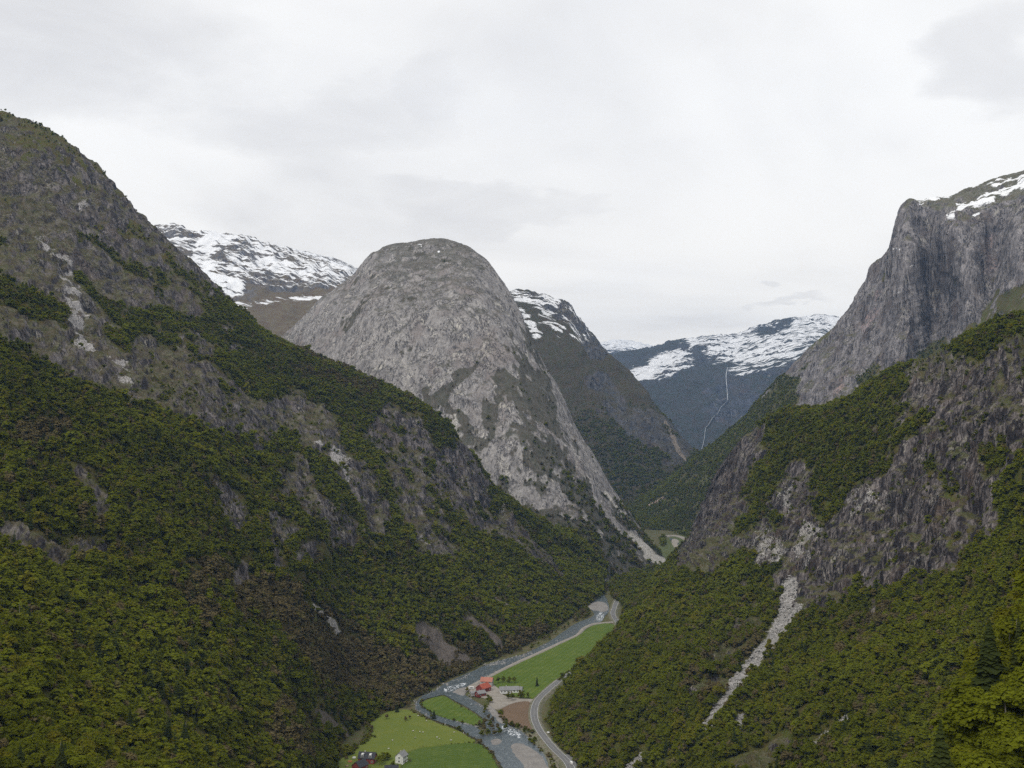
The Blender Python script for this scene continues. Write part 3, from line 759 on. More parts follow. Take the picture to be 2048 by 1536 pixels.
def shade_r1(u, v, P):
    n = fbm(P, 60, 4, 0.55, stretch=(1, 1, 2.2), off=61.0)
    n2 = fbm(P, 20, 3, 0.6, stretch=(1, 1, 2.5), off=68.0)
    uu, vv = u + 24 * fbm(P, 90, 3, off=60.0), v + 24 * fbm(P, 90, 3, off=70.0)
    r = strokes(uu, vv, [
        ([(1640, 1130), (1720, 1080), (1800, 1000), (1870, 900)], 95, 1.25), ([(1880, 770), (1940, 840), (2048, 740)], 75, 1.25), ([(1960, 930), (1900, 1050), (1780, 1120)], 75, 1.0),
        ([(1585, 965), (1600, 1070), (1590, 1190)], 42, 1.3), ([(1510, 1085), (1565, 1105)], 40, 1.3), ([(1478, 910), (1432, 1030), (1398, 1100)], 50, 1.9),
        ([(1510, 880), (1450, 960)], 26, 1.2), ([(1440, 1340), (1480, 1260)], 32, .75), ([(1740, 1220), (1660, 1240)], 28, .7), ([(1490, 1190), (1500, 1230)], 18, .7),
        ([(1420, 1370), (1400, 1400)], 16, .6), ([(1620, 1330), (1680, 1300)], 16, .5), ([(2100, 800), (2300, 760)], 120, 1.0)])
    veg = strokes(uu, vv, [([(1640, 1020), (1730, 960), (1760, 950)], 15, .75), ([(1480, 1010), (1560, 940)], 28, .7), ([(1860, 930), (1900, 1000)], 14, .5), ([(1760, 1030)], 14, .6),
                           ([(1980, 900), (2010, 1000)], 22, .7), ([(1850, 800), (1900, 760)], 10, .5)])
    rock = sstep(np.clip(r - veg + 0.55 * n + 0.45 * n2 - 0.08, 0, 2) * sstep(r, 0.02, 0.3), 0.32, 0.62)
    pale = strokes(uu, vv, [([(1690, 1020), (1750, 1000)], 18, .5), ([(1630, 1060), (1600, 1120)], 14, .6), ([(1510, 1090), (1560, 1110)], 34, .55), ([(1580, 990), (1585, 1050)], 8, .6),
                            ([(1700, 1150), (1690, 1180)], 12, .5)]) * sstep(n2, -0.4, 0.1)
    gully = strokes(u + 5 * n2, v, [([(1582, 1165), (1572, 1215), (1556, 1262), (1530, 1298)], 13, 1.0), ([(1530, 1298), (1490, 1345), (1440, 1415), (1405, 1466)], 12, 1.0),
                                   ([(1482, 1432), (1470, 1450)], 8, 1.0), ([(1702, 1436), (1650, 1470), (1620, 1492)], 8, .9), ([(1600, 1215), (1570, 1250)], 6, .8),
                                   ([(1285, 1515), (1250, 1545)], 8, .9), ([(1350, 1270), (1352, 1275)], 3, .5)])
    talus = strokes(uu, vv, [([(1500, 1530), (1550, 1500)], 30, 1.0)])
    trees = np.maximum(1 - sstep(rock, 0.22, 0.6), 0.22 * sstep(n2, 0.05, 0.5) * (u > 1530)) * (1 - sstep(np.maximum(gully, talus), 0.03, 0.25))
    bare = sstep(strokes(uu, vv, [([(1480, 1280), (1430, 1350)], 60, .8), ([(1640, 1260), (1760, 1230)], 50, .6), ([(1160, 1470), (1250, 1500)], 18, .5)]) + 0.45 * n, 0.45, 0.9)
    return dict(rock=np.maximum(rock, talus), scree=np.maximum(pale, gully), gully=gully, trees=trees, bare=bare)


mat_r1 = terrain_mat('right_cliff_rock', 12, (0.033, 0.027, 0.027), (0.33, 0.288, 0.268), (0.56, 0.53, 0.50), (0.110, 0.090, 0.026), (0.095, 0.110, 0.020), brown=(0.11, 0.078, 0.058), ramp=(0.45, 0.62))
landform('hillside_right', 'forested right hillside broken by dark jagged cliffs', R1_ribs, mat_r1, [(80, 5), (300, 60), (700, 350)], shade_r1, 500, 440, 8.5, 3.5, 12, on_floor=(1080, 1400))

# ---- near slope at the right edge, just below the viewpoint
R0_ribs = [
    [(1850, 1900, 120), (1860, 1780, 135), (1880, 1690, 150), (1900, 1620, 165), (1925, 1560, 180)],
    [(1950, 1900, 125), (1960, 1700, 145), (1985, 1560, 165), (2005, 1430, 190), (2025, 1330, 215)],
    [(2080, 1900, 130), (2090, 1640, 155), (2110, 1430, 180), (2130, 1250, 210), (2150, 1120, 240)],
    [(2300, 1900, 140), (2320, 1580, 170), (2340, 1330, 200), (2360, 1120, 235), (2380, 960, 270)],
    [(2600, 1900, 150), (2620, 1500, 185), (2640, 1200, 220), (2660, 980, 260), (2680, 820, 300)],
]


def shade_r0(u, v, P):
    n = fbm(P, 25, 3, off=1.0)
    return dict(rock=sstep(n, 0.25, 0.6) * 0.8, trees=np.ones(u.shape), bare=np.zeros(u.shape) - 0.2)


landform('hillside_near', 'dark wooded slope close by at the right edge', R0_ribs, mat_r1, [(30, 10), (150, 90), (300, 190)], shade_r0, 120, 120, 3.0, 1.5, 12)

# ------------------------------------------------------------------ valley floor
def patchy_mat(name, cols, scale, rough=0.9, bump=0.3, dist=0.4, stripes=None, spec=0.2):
    """ground cover of three mixed colours; stripes = (angle, width) of mowing or plough lines"""
    mt = bpy.data.materials.new(name)
    mt.use_nodes = True
    g = NT(mt.node_tree)
    pos = g.n('ShaderNodeNewGeometry').outputs['Position']
    n1 = g.noise(pos, scale, 5, 0.6, 0.5)
    n2 = g.noise(pos, scale * 6, 5, 0.65)
    n3 = g.noise(pos, scale * 40, 3, 0.6)
    c = g.mix(g.ss(n1, 0.35, 0.65), cols[0], cols[1])
    c = g.mix(g.m('MULTIPLY', g.ss(n2, 0.46, 0.62), 0.85), c, tuple(x * 1.15 for x in cols[2]))
    h = g.m('ADD', n2, g.m('MULTIPLY', n3, 0.5))
    if stripes:
        mp = g.n('ShaderNodeMapping', {'Vector': pos, 'Rotation': (0, 0, stripes[0])}).outputs[0]
        wv = g.n('ShaderNodeTexWave', {'Vector': mp, 'Scale': 0.314 / stripes[1], 'Distortion': 1.2, 'Detail': 2.0}).outputs[1]
        c = g.mix(g.m('MULTIPLY', wv, 0.45), c, tuple(x * 0.72 for x in cols[0]))
    c = g.mix(g.m('MULTIPLY', g.ss(n3, 0.4, 0.7), 0.22), c, tuple(x * 0.6 for x in cols[0]))
    bp = g.n('ShaderNodeBump', {'Strength': bump, 'Distance': dist, 'Height': h})
    b = g.n('ShaderNodeBsdfPrincipled', {'Base Color': c, 'Roughness': rough, 'Specular IOR Level': spec, 'Normal': bp.outputs[0]})
    g.n('ShaderNodeOutputMaterial', {'Surface': b.outputs[0]})
    return mt


def water_mat(name, foam):
    mt = bpy.data.materials.new(name)
    mt.use_nodes = True
    g = NT(mt.node_tree)
    pos = g.n('ShaderNodeNewGeometry').outputs['Position']
    mp = g.n('ShaderNodeMapping', {'Vector': pos, 'Scale': (1.0, 0.5, 1.0), 'Rotation': (0, 0, 0.4)}).outputs[0]
    n1 = g.noise(mp, 0.35, 5, 0.65, 1.0)
    n2 = g.noise(mp, 1.6, 4, 0.6, 0.5)
    c = g.mix(g.ss(n1, 0.35, 0.65), (0.075, 0.095, 0.108), (0.115, 0.138, 0.148))
    f = g.ss(g.m('ADD', g.m('MULTIPLY', n1, 0.5), g.m('MULTIPLY', n2, 0.5)), foam, foam + 0.06)
    c = g.mix(f, c, (0.72, 0.75, 0.78))
    r = g.m('ADD', 0.14, g.m('MULTIPLY', f, 0.6))
    bp = g.n('ShaderNodeBump', {'Strength': 0.6, 'Distance': 0.35, 'Height': g.m('ADD', n1, g.m('MULTIPLY', n2, 0.6))})
    b = g.n('ShaderNodeBsdfPrincipled', {'Base Color': c, 'Roughness': r, 'IOR': 1.33, 'Normal': bp.outputs[0]})
    g.n('ShaderNodeOutputMaterial', {'Surface': b.outputs[0]})
    return mt


M = {}
M['ground'] = patchy_mat('valley_scrub', [(0.080, 0.078, 0.028), (0.115, 0.095, 0.048), (0.075, 0.088, 0.024)], 0.03, bump=0.6)
M['grass_a'] = patchy_mat('meadow_green', [(0.075, 0.122, 0.010), (0.090, 0.138, 0.012), (0.105, 0.138, 0.018)], 0.012, stripes=(0.35, 6.0), bump=0.2)
M['grass_b'] = patchy_mat('pasture_yellow_green', [(0.115, 0.150, 0.018), (0.145, 0.168, 0.026), (0.100, 0.130, 0.020)], 0.02, bump=0.3)
M['grass_c'] = patchy_mat('meadow_deep_green', [(0.066, 0.110, 0.010), (0.078, 0.120, 0.012), (0.090, 0.125, 0.016)], 0.02, stripes=(1.1, 5.0), bump=0.2)
M['soil'] = patchy_mat('ploughed_soil', [(0.150, 0.100, 0.062), (0.185, 0.124, 0.078), (0.130, 0.090, 0.056)], 0.03, stripes=(0.2, 2.5), bump=0.5)
M['gravel'] = patchy_mat('pale_gravel', [(0.27, 0.245, 0.21), (0.35, 0.32, 0.28), (0.20, 0.18, 0.15)], 0.12, bump=0.6, dist=0.2)
M['bar'] = patchy_mat('river_gravel', [(0.22, 0.205, 0.19), (0.30, 0.28, 0.255), (0.16, 0.15, 0.14)], 0.10, bump=0.8, dist=0.3)
M['asphalt'] = patchy_mat('asphalt', [(0.150, 0.148, 0.145), (0.175, 0.172, 0.168), (0.125, 0.124, 0.122)], 0.05, bump=0.1, dist=0.05)
M['verge'] = patchy_mat('road_verge', [(0.17, 0.15, 0.11), (0.085, 0.10, 0.04), (0.21, 0.19, 0.15)], 0.10, bump=0.4)
M['paint'] = simple_mat('road_paint', (0.62, 0.62, 0.60), 0.7, 0.1)
M['far_green'] = patchy_mat('far_meadow', [(0.075, 0.092, 0.026), (0.095, 0.108, 0.034), (0.060, 0.078, 0.022)], 0.02, bump=0.4)
M['water'] = water_mat('river_water', 0.605)
M['rapid'] = water_mat('white_water', 0.50)
M['boulder'] = simple_mat('boulder', (0.26, 0.25, 0.235), 0.9, 0.35, 0.8)

gs_ = 9500
gx = np.concatenate([np.linspace(-gs_, -900, 40), np.linspace(-880, 1480, 119), np.linspace(1500, gs_, 40)])
gy = np.concatenate([np.linspace(-gs_ / 2, 280, 30), np.linspace(300, 3300, 151), np.linspace(3350, 11700, 60)])
GX, GY = np.meshgrid(gx, gy, indexing='ij')
GP = np.stack([GX, GY, np.zeros_like(GX)], -1)
GP[..., 2] = -0.9 + 0.25 * fbm(GP, 60, 3, off=2.0) * (np.abs(GX) < 2000)
gi_ = np.arange(GX.size).reshape(GX.shape)
ground = bpy.data.objects.new('ground', quad_mesh('ground', GP.reshape(-1, 3), np.stack([gi_[:-1, :-1], gi_[1:, :-1], gi_[1:, 1:], gi_[:-1, 1:]], -1).reshape(-1, 4), M['ground'], smooth=True))
COL.objects.link(ground)
tag(ground, 'brown green scrubland of the valley bottom', kind='structure')


def smooth_poly(pts, closed, n=6):
    pts = np.array(pts, float)
    K = len(pts)
    out = []
    rngk = range(K) if closed else range(K - 1)
    for k in rngk:
        p0, p1, p2, p3 = (pts[(k - 1) % K] if closed or k > 0 else pts[0]), pts[k], pts[(k + 1) % K], (pts[(k + 2) % K] if closed or k + 2 < K else pts[-1])
        for s in np.arange(n) / n:
            out.append(0.5 * ((2 * p1) + (-p0 + p2) * s + (2 * p0 - 5 * p1 + 4 * p2 - p3) * s * s + (-p0 + 3 * p1 - 3 * p2 + p3) * s ** 3))
    if not closed: out.append(pts[-1])
    return np.array(out)


def slab(name, label, px, z, mat, skirt=1.2, flare=1.0, n=4, kind='structure', cat=None, jit_=1.3):
    """field, bar or water sheet outlined by photo pixels lying on the level z; sides slope down to the ground"""
    W = np.array([onfloor(u, v, z)[:2] for u, v in px])
    for _ in range(2):                                    # cut the corners
        nx_ = np.roll(W, -1, 0)
        W = np.stack([0.75 * W + 0.25 * nx_, 0.25 * W + 0.75 * nx_], 1).reshape(-1, 2)
    # orientation counter-clockwise
    a = 0.5 * np.sum(W[:, 0] * np.roll(W[:, 1], -1) - np.roll(W[:, 0], -1) * W[:, 1])
    if a < 0: W = W[::-1]
    jit = np.stack([pnoise(np.stack([W[:, 0] / 7, W[:, 1] / 7, np.full(len(W), 3.0 + k)], -1)) for k in (0, 5)], -1)
    W = W + jit * jit_ * 0.8
    t = np.roll(W, -1, 0) - np.roll(W, 1, 0)
    nrm = np.stack([t[:, 1], -t[:, 0]], -1); nrm /= np.linalg.norm(nrm, axis=1)[:, None] + 1e-9
    bm = bmesh.new()
    top = [bm.verts.new((x, y, z)) for x, y in W]
    f = bm.faces.new(top)
    f.normal_update()
    if skirt:
        bot = [bm.verts.new((x + nx * flare, y + ny * flare, z - skirt)) for (x, y), (nx, ny) in zip(W, nrm)]
        for i in range(len(top)):
            j = (i + 1) % len(top)
            bm.faces.new((top[j], top[i], bot[i], bot[j]))
    bmesh.ops.triangulate(bm, faces=[f], ngon_method='EAR_CLIP')
    me = bpy.data.meshes.new(name)
    bm.to_mesh(me); bm.free()
    me.materials.append(mat)
    o = bpy.data.objects.new(name, me)
    COL.objects.link(o)
    tag(o, label, cat=cat, kind=kind)
    return o


def ribbon(name, label, px, width, z, mat, skirt=1.5, flare=1.5, n=8, lift=None, world=None, kind='structure'):
    W = smooth_poly(world if world is not None else [onfloor(u, v, z)[:2] for u, v in px], False, n)
    t = np.gradient(W, axis=0)
    t /= np.linalg.norm(t, axis=1)[:, None] + 1e-9
    nr = np.stack([-t[:, 1], t[:, 0]], -1)
    V, F = [], []
    for i, (p, q) in enumerate(zip(W, nr)):
        h = width / 2
        V += [(*(p + q * (h + flare)), z - skirt), (*(p + q * h), z), (*(p - q * h), z), (*(p - q * (h + flare)), z - skirt)]
        if i:
            a, b = 4 * (i - 1), 4 * i
            F += [(a, b, b + 1, a + 1), (a + 1, b + 1, b + 2, a + 2), (a + 2, b + 2, b + 3, a + 3)]
    if not skirt:
        V = [v for i, v in enumerate(V) if i % 4 in (1, 2)]
        F = [(2 * i, 2 * i + 2, 2 * i + 3, 2 * i + 1) for i in range(len(W) - 1)]
    o = mesh_obj(name, V, [f[::-1] for f in F], mat)
    if o.data.polygons[len(o.data.polygons) // 2].normal.z < 0:
        o.data.flip_normals()
    if label: tag(o, label, kind=kind)
    return o, W, nr


# river sheets
ZW = -0.35
slab('river', 'grey river running from the far gravel bar down to the farm', [
    (1208, 1188), (1213, 1196), (1219, 1212), (1218, 1226), (1206, 1235), (1203, 1244), (1182, 1250), (1165, 1258), (1156, 1268), (1124, 1284), (1070, 1309), (1004, 1340), (940, 1373),
    (913, 1385), (900, 1388), (884, 1390), (864, 1389), (870, 1380), (890, 1366), (939, 1345), (976, 1327), (1017, 1316), (1056, 1306), (1102, 1281), (1122, 1267), (1151, 1246), (1181, 1236), (1190, 1228), (1178, 1214), (1180, 1205), (1196, 1194)],
    ZW, M['water'], 0, kind='structure')
slab('river_branch_right', 'main river branch curving past the ploughed field to the lower edge', [
    (884, 1380), (912, 1378), (930, 1390), (954, 1404), (973, 1415), (996, 1430), (1009, 1447), (1045, 1462), (1070, 1488), (1092, 1512), (1100, 1545), (1100, 1620), (1010, 1620), (1004, 1536), (990, 1512), (980, 1494), (975, 1470), (970, 1440),
    (952, 1424), (909, 1401), (886, 1388)], ZW + 0.012, M['water'], 0)
slab('river_branch_left', 'narrow river branch looping round the small meadow', [
    (890, 1376), (856, 1386), (834, 1398), (829, 1414), (842, 1428), (870, 1441), (910, 1453), (940, 1472), (956, 1481), (978, 1500), (990, 1500), (984, 1478), (968, 1466), (952, 1453), (916, 1443), (878, 1433), (857, 1421), (842, 1414), (840, 1406), (848, 1398), (886, 1390)],
    ZW + 0.024, M['water'], 0)
slab('river_rapids', 'white rapids where the river leaves the far gravel bar', [(1206, 1222), (1208, 1236), (1204, 1243), (1192, 1243), (1192, 1234), (1197, 1226)], ZW + 0.05, M['rapid'], 0)
slab('river_rapids', 'white rapids where the river splits by the farm', [(886, 1376), (910, 1370), (930, 1364), (936, 1368), (910, 1380), (890, 1386)], ZW + 0.06, M['rapid'], 0)
slab('river_rapids', 'small rapids below the ploughed field', [(1000, 1452), (1016, 1452), (1038, 1464), (1046, 1478), (1030, 1474), (1010, 1466)], ZW + 0.07, M['rapid'], 0)
slab('river_far', 'distant bend of the river beyond the dome', [(1336, 1075), (1352, 1078), (1358, 1088), (1366, 1096), (1380, 1102), (1378, 1118), (1362, 1114), (1352, 1100), (1346, 1088)], ZW, M['water'], 0)

# gravel bars
slab('gravel_bar', 'pale gravel bar in the river at the far end of the long meadow', [(1178, 1211), (1186, 1205), (1198, 1202), (1211, 1206), (1214, 1213), (1213, 1221), (1201, 1223), (1197, 1219), (1188, 1221)], 0.05, M['bar'], 0.6, 3, jit_=2.6)
slab('gravel_bar', 'oval gravel bar in the river near the lower edge', [(1024, 1488), (1040, 1486), (1062, 1497), (1080, 1512), (1092, 1530), (1094, 1570), (1078, 1600), (1062, 1560), (1048, 1522), (1030, 1505)], 0.05, M['bar'], 0.6, 3, jit_=2.6)
slab('gravel_bar', 'bright scree fan in the valley under the dome', [(1298, 1114), (1312, 1108), (1326, 1120), (1340, 1124), (1338, 1128), (1308, 1130)], 0.4, M['gravel'], 1.2, 4, jit_=2.6)
slab('gravel_bar', 'pale gravel beside the distant river bend', [(1344, 1076), (1358, 1080), (1352, 1088), (1362, 1098), (1356, 1100), (1346, 1090)], 0.2, M['gravel'], 1.2, 3, jit_=2.6)
slab('gravel_bar', 'pale gravel at the edge of the right cliff', [(1365, 1102), (1382, 1100), (1384, 1110), (1366, 1118)], 0.2, M['gravel'], 1.2, 3, jit_=2.6)
slab('gravel_bar', 'gravel tip at the river fork beside the farm', [(905, 1384), (928, 1373), (940, 1374), (926, 1386), (928, 1391), (912, 1384)], 0.15, M['bar'], 0.6, 1.5, jit_=2.6)
slab('gravel_bar', 'gravel bank between the river and the ploughed field', [(978, 1408), (992, 1424), (1008, 1444), (1004, 1447), (992, 1432), (974, 1416)], 0.2, M['bar'], 0.6, 1.5, jit_=2.6)
slab('gravel_bar', 'small gravel spit where the two branches meet', [(986, 1478), (998, 1476), (998, 1488), (984, 1488)], 0.2, M['bar'], 0.6, 1.5, jit_=2.6)

# fields
slab('field_long', 'long green meadow between river and hillside', [
    (948, 1372), (1006, 1341), (1074, 1310), (1128, 1285), (1160, 1270), (1173, 1257), (1190, 1249), (1222, 1245), (1237, 1256), (1246, 1270), (1210, 1305), (1140, 1350), (1118, 1366), (1080, 1396), (1056, 1394), (1040, 1392), (1006, 1380), (975, 1372)],
    0.25, M['grass_a'], 1.0, 1.2)
slab('field_island', 'small green meadow on the island between the river branches', [(889, 1390), (850, 1399), (842, 1410), (858, 1420), (882, 1432), (918, 1441), (948, 1450), (962, 1446), (964, 1438), (948, 1426), (908, 1404)], 0.25, M['grass_a'], 0.9, 1.0)
slab('field_pasture', 'yellow green sheep pasture at the foot of the left slope', [
    (660, 1545), (680, 1518), (720, 1490), (741, 1466), (726, 1442), (750, 1428), (790, 1420), (820, 1418), (838, 1430), (872, 1445), (916, 1460), (940, 1476), (957, 1483), (900, 1488), (814, 1497), (800, 1530), (790, 1600), (660, 1600)],
    0.25, M['grass_b'], 0.9, 1.0)
slab('field_lower', 'deep green meadow at the lower edge beside the river', [(820, 1498), (900, 1489), (956, 1484), (978, 1502), (988, 1520), (1002, 1545), (1004, 1620), (800, 1620), (804, 1530)], 0.26, M['grass_c'], 0.9, 1.0)
slab('field_ploughed', 'brown ploughed field beside the road bend', [(994, 1422), (1018, 1409), (1040, 1403), (1060, 1401), (1058, 1420), (1057, 1440), (1066, 1464), (1040, 1452), (1012, 1446), (1004, 1436)], 0.25, M['soil'], 0.9, 1.0)
slab('field_verge', 'grass strip between river and road', [(1030, 1453), (1044, 1455), (1066, 1467), (1080, 1485), (1106, 1512), (1122, 1540), (1125, 1620), (1104, 1620), (1100, 1540), (1094, 1512), (1074, 1488), (1048, 1462)], 0.1, M['verge'], 0.9, 1.0)
slab('field_far', 'light green clearing on the far valley floor beyond the dome', [(1312, 1104), (1322, 1090), (1345, 1070), (1385, 1066), (1392, 1080), (1384, 1104), (1375, 1122), (1350, 1128), (1335, 1122)], -0.6, M['far_green'], 0.6, 3.0)
slab('farmyard', 'pale gravel farmyard between the barn and the white house', [(940, 1372), (958, 1367), (984, 1368), (1000, 1378), (1002, 1388), (1014, 1393), (1036, 1397), (1068, 1398), (1070, 1403), (1040, 1402), (1016, 1409), (994, 1419), (978, 1408), (984, 1398), (972, 1394), (955, 1392), (940, 1385)],
     0.32, M['gravel'], 1.0, 1.0)
ribbon('track', 'pale gravel dike track along the edge of the long meadow', [(932, 1378), (942, 1371), (975, 1354), (1005, 1338), (1040, 1321), (1072, 1307), (1100, 1294), (1126, 1282), (1147, 1273), (1158, 1266), (1168, 1255), (1187, 1247), (1204, 1245), (1226, 1243)], 3.4, 0.7, M['gravel'], 1.2, 1.6)

# road with shoulders and painted lines
road_px = [(1236, 1196), (1229, 1214), (1226, 1228), (1234, 1243), (1243, 1256), (1240, 1275), (1212, 1300), (1160, 1335), (1117, 1362), (1092, 1383), (1077, 1398), (1070, 1412), (1068, 1427), (1071, 1443), (1079, 1460), (1092, 1478), (1108, 1497), (1124, 1512), (1136, 1525), (1142, 1540), (1140, 1570), (1130, 1620)]
ribbon('road_shoulder', 'gravel shoulder under the valley road', road_px, 9.6, 0.75, M['verge'], 1.8, 2.5)
road, RW, RN = ribbon('road', 'grey two lane valley road bending past the farm', road_px, 7.0, 0.80, M['asphalt'], 0, 0)
for side in (-1, 1):
    ribbon('road_edge_line', 'thin white edge line on the valley road', None, 0.22, 0.806, M['paint'], 0, 0, n=1, world=RW + RN * side * 3.1)
V, F = [], []
cl = smooth_poly(RW, False, 3)
tt = np.gradient(cl, axis=0); tt /= np.linalg.norm(tt, axis=1)[:, None]
nn = np.stack([-tt[:, 1], tt[:, 0]], -1)
for i in range(0, len(cl) - 2, 3):
    k = len(V)
    V += [(*(cl[i] + nn[i] * .09), .806), (*(cl[i] - nn[i] * .09), .806), (*(cl[i + 1] - nn[i + 1] * .09), .806), (*(cl[i + 1] + nn[i + 1] * .09), .806)]
    F.append((k, k + 1, k + 2, k + 3))
tag(mesh_obj('road_centre_line', V, F, M['paint']), 'dashed centre line of the valley road', kind='structure')
slab('road_layby', 'paved pull-out on the outside of the road near the lower edge', [(1128, 1506), (1142, 1512), (1154, 1524), (1152, 1540), (1140, 1545), (1138, 1524)], 0.785, M['asphalt'], 1.5, 1.5)
ribbon('road_far', 'distant stretch of road beyond the dome', [(1330, 1072), (1345, 1070), (1362, 1073), (1378, 1081)], 9, 1.5, M['gravel'], 2.5, 3)

# ------------------------------------------------------------------ trees
def leaf_mat(name, dark, light, yel, transl=0.25):
    mt = bpy.data.materials.new(name)
    mt.use_nodes = True
    g = NT(mt.node_tree)
    oi = g.n('ShaderNodeObjectInfo')
    pos = oi.outputs['Location']
    big = g.m('ADD', g.m('MULTIPLY', g.noise(pos, 0.0045, 3, 0.55), 0.55), g.m('MULTIPLY', g.noise(pos, 0.016, 3, 0.6), 0.45))
    rnd = oi.outputs['Random']
    f = g.m('ADD', g.m('MULTIPLY', rnd, 0.42), g.m('MULTIPLY', g.ss(big, 0.38, 0.62), 0.58))
    c = g.mix(f, dark, light)
    r2 = g.n('ShaderNodeTexWhiteNoise', {'W': g.m('MULTIPLY', rnd, 917.3)}, noise_dimensions='1D').outputs[0]
    c = g.mix(g.m('MULTIPLY', g.ss(r2, 0.70, 1.0), 0.7), c, yel)
    geo = g.n('ShaderNodeNewGeometry')
    ln = g.noise(geo.outputs['Position'], 1.3, 3, 0.6)
    c = g.mix(g.ss(ln, 0.3, 0.7, 0.0, 0.30), c, tuple(x * 0.75 for x in dark))
    d = g.n('ShaderNodeBsdfDiffuse', {'Color': c})
    t = g.n('ShaderNodeBsdfTranslucent', {'Color': c})
    mx = g.n('ShaderNodeMixShader', {0: transl, 1: d.outputs[0], 2: t.outputs[0]})
    g.n('ShaderNodeOutputMaterial', {'Surface': mx.outputs[0]})
    return mt


M['leaf'] = leaf_mat('birch_leaves', (0.102, 0.116, 0.010), (0.215, 0.238, 0.019), (0.230, 0.200, 0.021), 0.5)
M['twig'] = leaf_mat('budding_twigs', (0.115, 0.092, 0.042), (0.170, 0.138, 0.060), (0.15, 0.145, 0.035), 0.3)
M['needle'] = leaf_mat('dark_needles', (0.028, 0.038, 0.012), (0.050, 0.062, 0.016), (0.045, 0.052, 0.016), 0.15)
M['bark'] = simple_mat('grey_bark', (0.16, 0.145, 0.125), 0.9, 0.3, 2.0)
M['birch_bark'] = simple_mat('birch_bark', (0.13, 0.12, 0.105), 0.8, 0.3, 2.0)


def leaf_quads(C, Nn, size, r):
    """one bent leaf spray (quad) at each centre C facing about Nn"""
    k = len(C)
    a = r.normal(size=(k, 3))
    t = np.cross(Nn, a); t /= np.linalg.norm(t, axis=1)[:, None] + 1e-9
    b = np.cross(Nn, t); b /= np.linalg.norm(b, axis=1)[:, None] + 1e-9
    s = size * r.uniform(0.6, 1.35, (k, 1))
    V = np.stack([C - t * s - b * s * .55, C + t * s * .8 - b * s * .8, C + t * s + b * s * .6, C - t * s * .7 + b * s * .9], 1).reshape(-1, 3)
    return V, np.arange(4 * k).reshape(k, 4)


def crown_mesh(name, seed, n, size, h, rad, mat, base=0.22, open_=0.0, flat=False):
    r = np.random.default_rng(seed)
    nl = 13
    cen, lr = [], []
    for i in range(nl):
        t = r.uniform(0, 1) if i else 1.0
        z = h * (base + (0.93 - base) * t)
        env = rad * math.sqrt(max(0.05, 1 - ((t - 0.38) / 0.68) ** 2))
        a = r.uniform(0, 6.283)
        q = env * r.uniform(0.25, 0.75)
        cen.append((q * math.cos(a), q * math.sin(a), z)); lr.append(max(0.16 * rad, env * r.uniform(0.38, 0.62)))
    cen, lr = np.array(cen), np.array(lr)
    w = lr ** 2 / (lr ** 2).sum()
    li = r.choice(nl, n, p=w)
    d = r.normal(size=(n, 3)); d /= np.linalg.norm(d, axis=1)[:, None]
    d[:, 2] = np.abs(d[:, 2]) * 0.9 - 0.25 * (r.uniform(size=n) < 0.4)
    rr = lr[li, None] * r.uniform(0.55 - open_, 1.08, (n, 1))
    C = cen[li] + d * rr * np.array([1, 1, 0.85])
    Nn = d + r.normal(size=(n, 3)) * 0.36 + np.array([0, 0, 1.1])
    Nn /= np.linalg.norm(Nn, axis=1)[:, None]
    V, Q = leaf_quads(C, Nn, size, r)
    V[:, 2] = np.maximum(V[:, 2], 0.3)
    return quad_mesh(name, V, Q, mat)


def tube(path, radii, seg=6):
    V, F = [], []
    path = [np.array(p, float) for p in path]
    for i, p in enumerate(path):
        t = path[min(i + 1, len(path) - 1)] - path[max(i - 1, 0)]
        t /= np.linalg.norm(t) + 1e-9
        a = np.cross(t, (0.31, 0.95, 0.1)); a /= np.linalg.norm(a) + 1e-9
        b = np.cross(t, a)
        for k in range(seg):
            c = 6.28318 * k / seg
            V.append(p + (a * math.cos(c) + b * math.sin(c)) * radii[i])
    for i in range(len(path) - 1):
        for k in range(seg):
            F.append((i * seg + k, i * seg + (k + 1) % seg, (i + 1) * seg + (k + 1) % seg, (i + 1) * seg + k))
    F.append(tuple(range((len(path) - 1) * seg, len(path) * seg)))
    return V, F


def trunk_mesh(name, seed, h, rb, mat, limbs=5, spread=0.18):
    r = random.Random(seed)
    V, F = tube([(0, 0, -0.8), (r.uniform(-.1, .1), r.uniform(-.1, .1), h * .35), (r.uniform(-.3, .3), r.uniform(-.3, .3), h * .65), (r.uniform(-.3, .3), r.uniform(-.3, .3), h * .93)], [rb, rb * .75, rb * .45, rb * .1])
    for i in range(limbs):
        z = h * r.uniform(.25, .7); a = r.uniform(0, 6.283); L = h * spread * r.uniform(.7, 1.2)
        v, f = tube([(0, 0, z), (L * .5 * math.cos(a), L * .5 * math.sin(a), z + L * .45), (L * math.cos(a), L * math.sin(a), z + L * .8)], [rb * .4, rb * .25, rb * .06], 4)
        k = len(V); V += v; F += [tuple(x + k for x in q) for q in f]
    me = bpy.data.meshes.new(name)
    me.from_pydata([tuple(p) for p in V], [], F)
    me.materials.append(mat); me.shade_smooth()
    return me


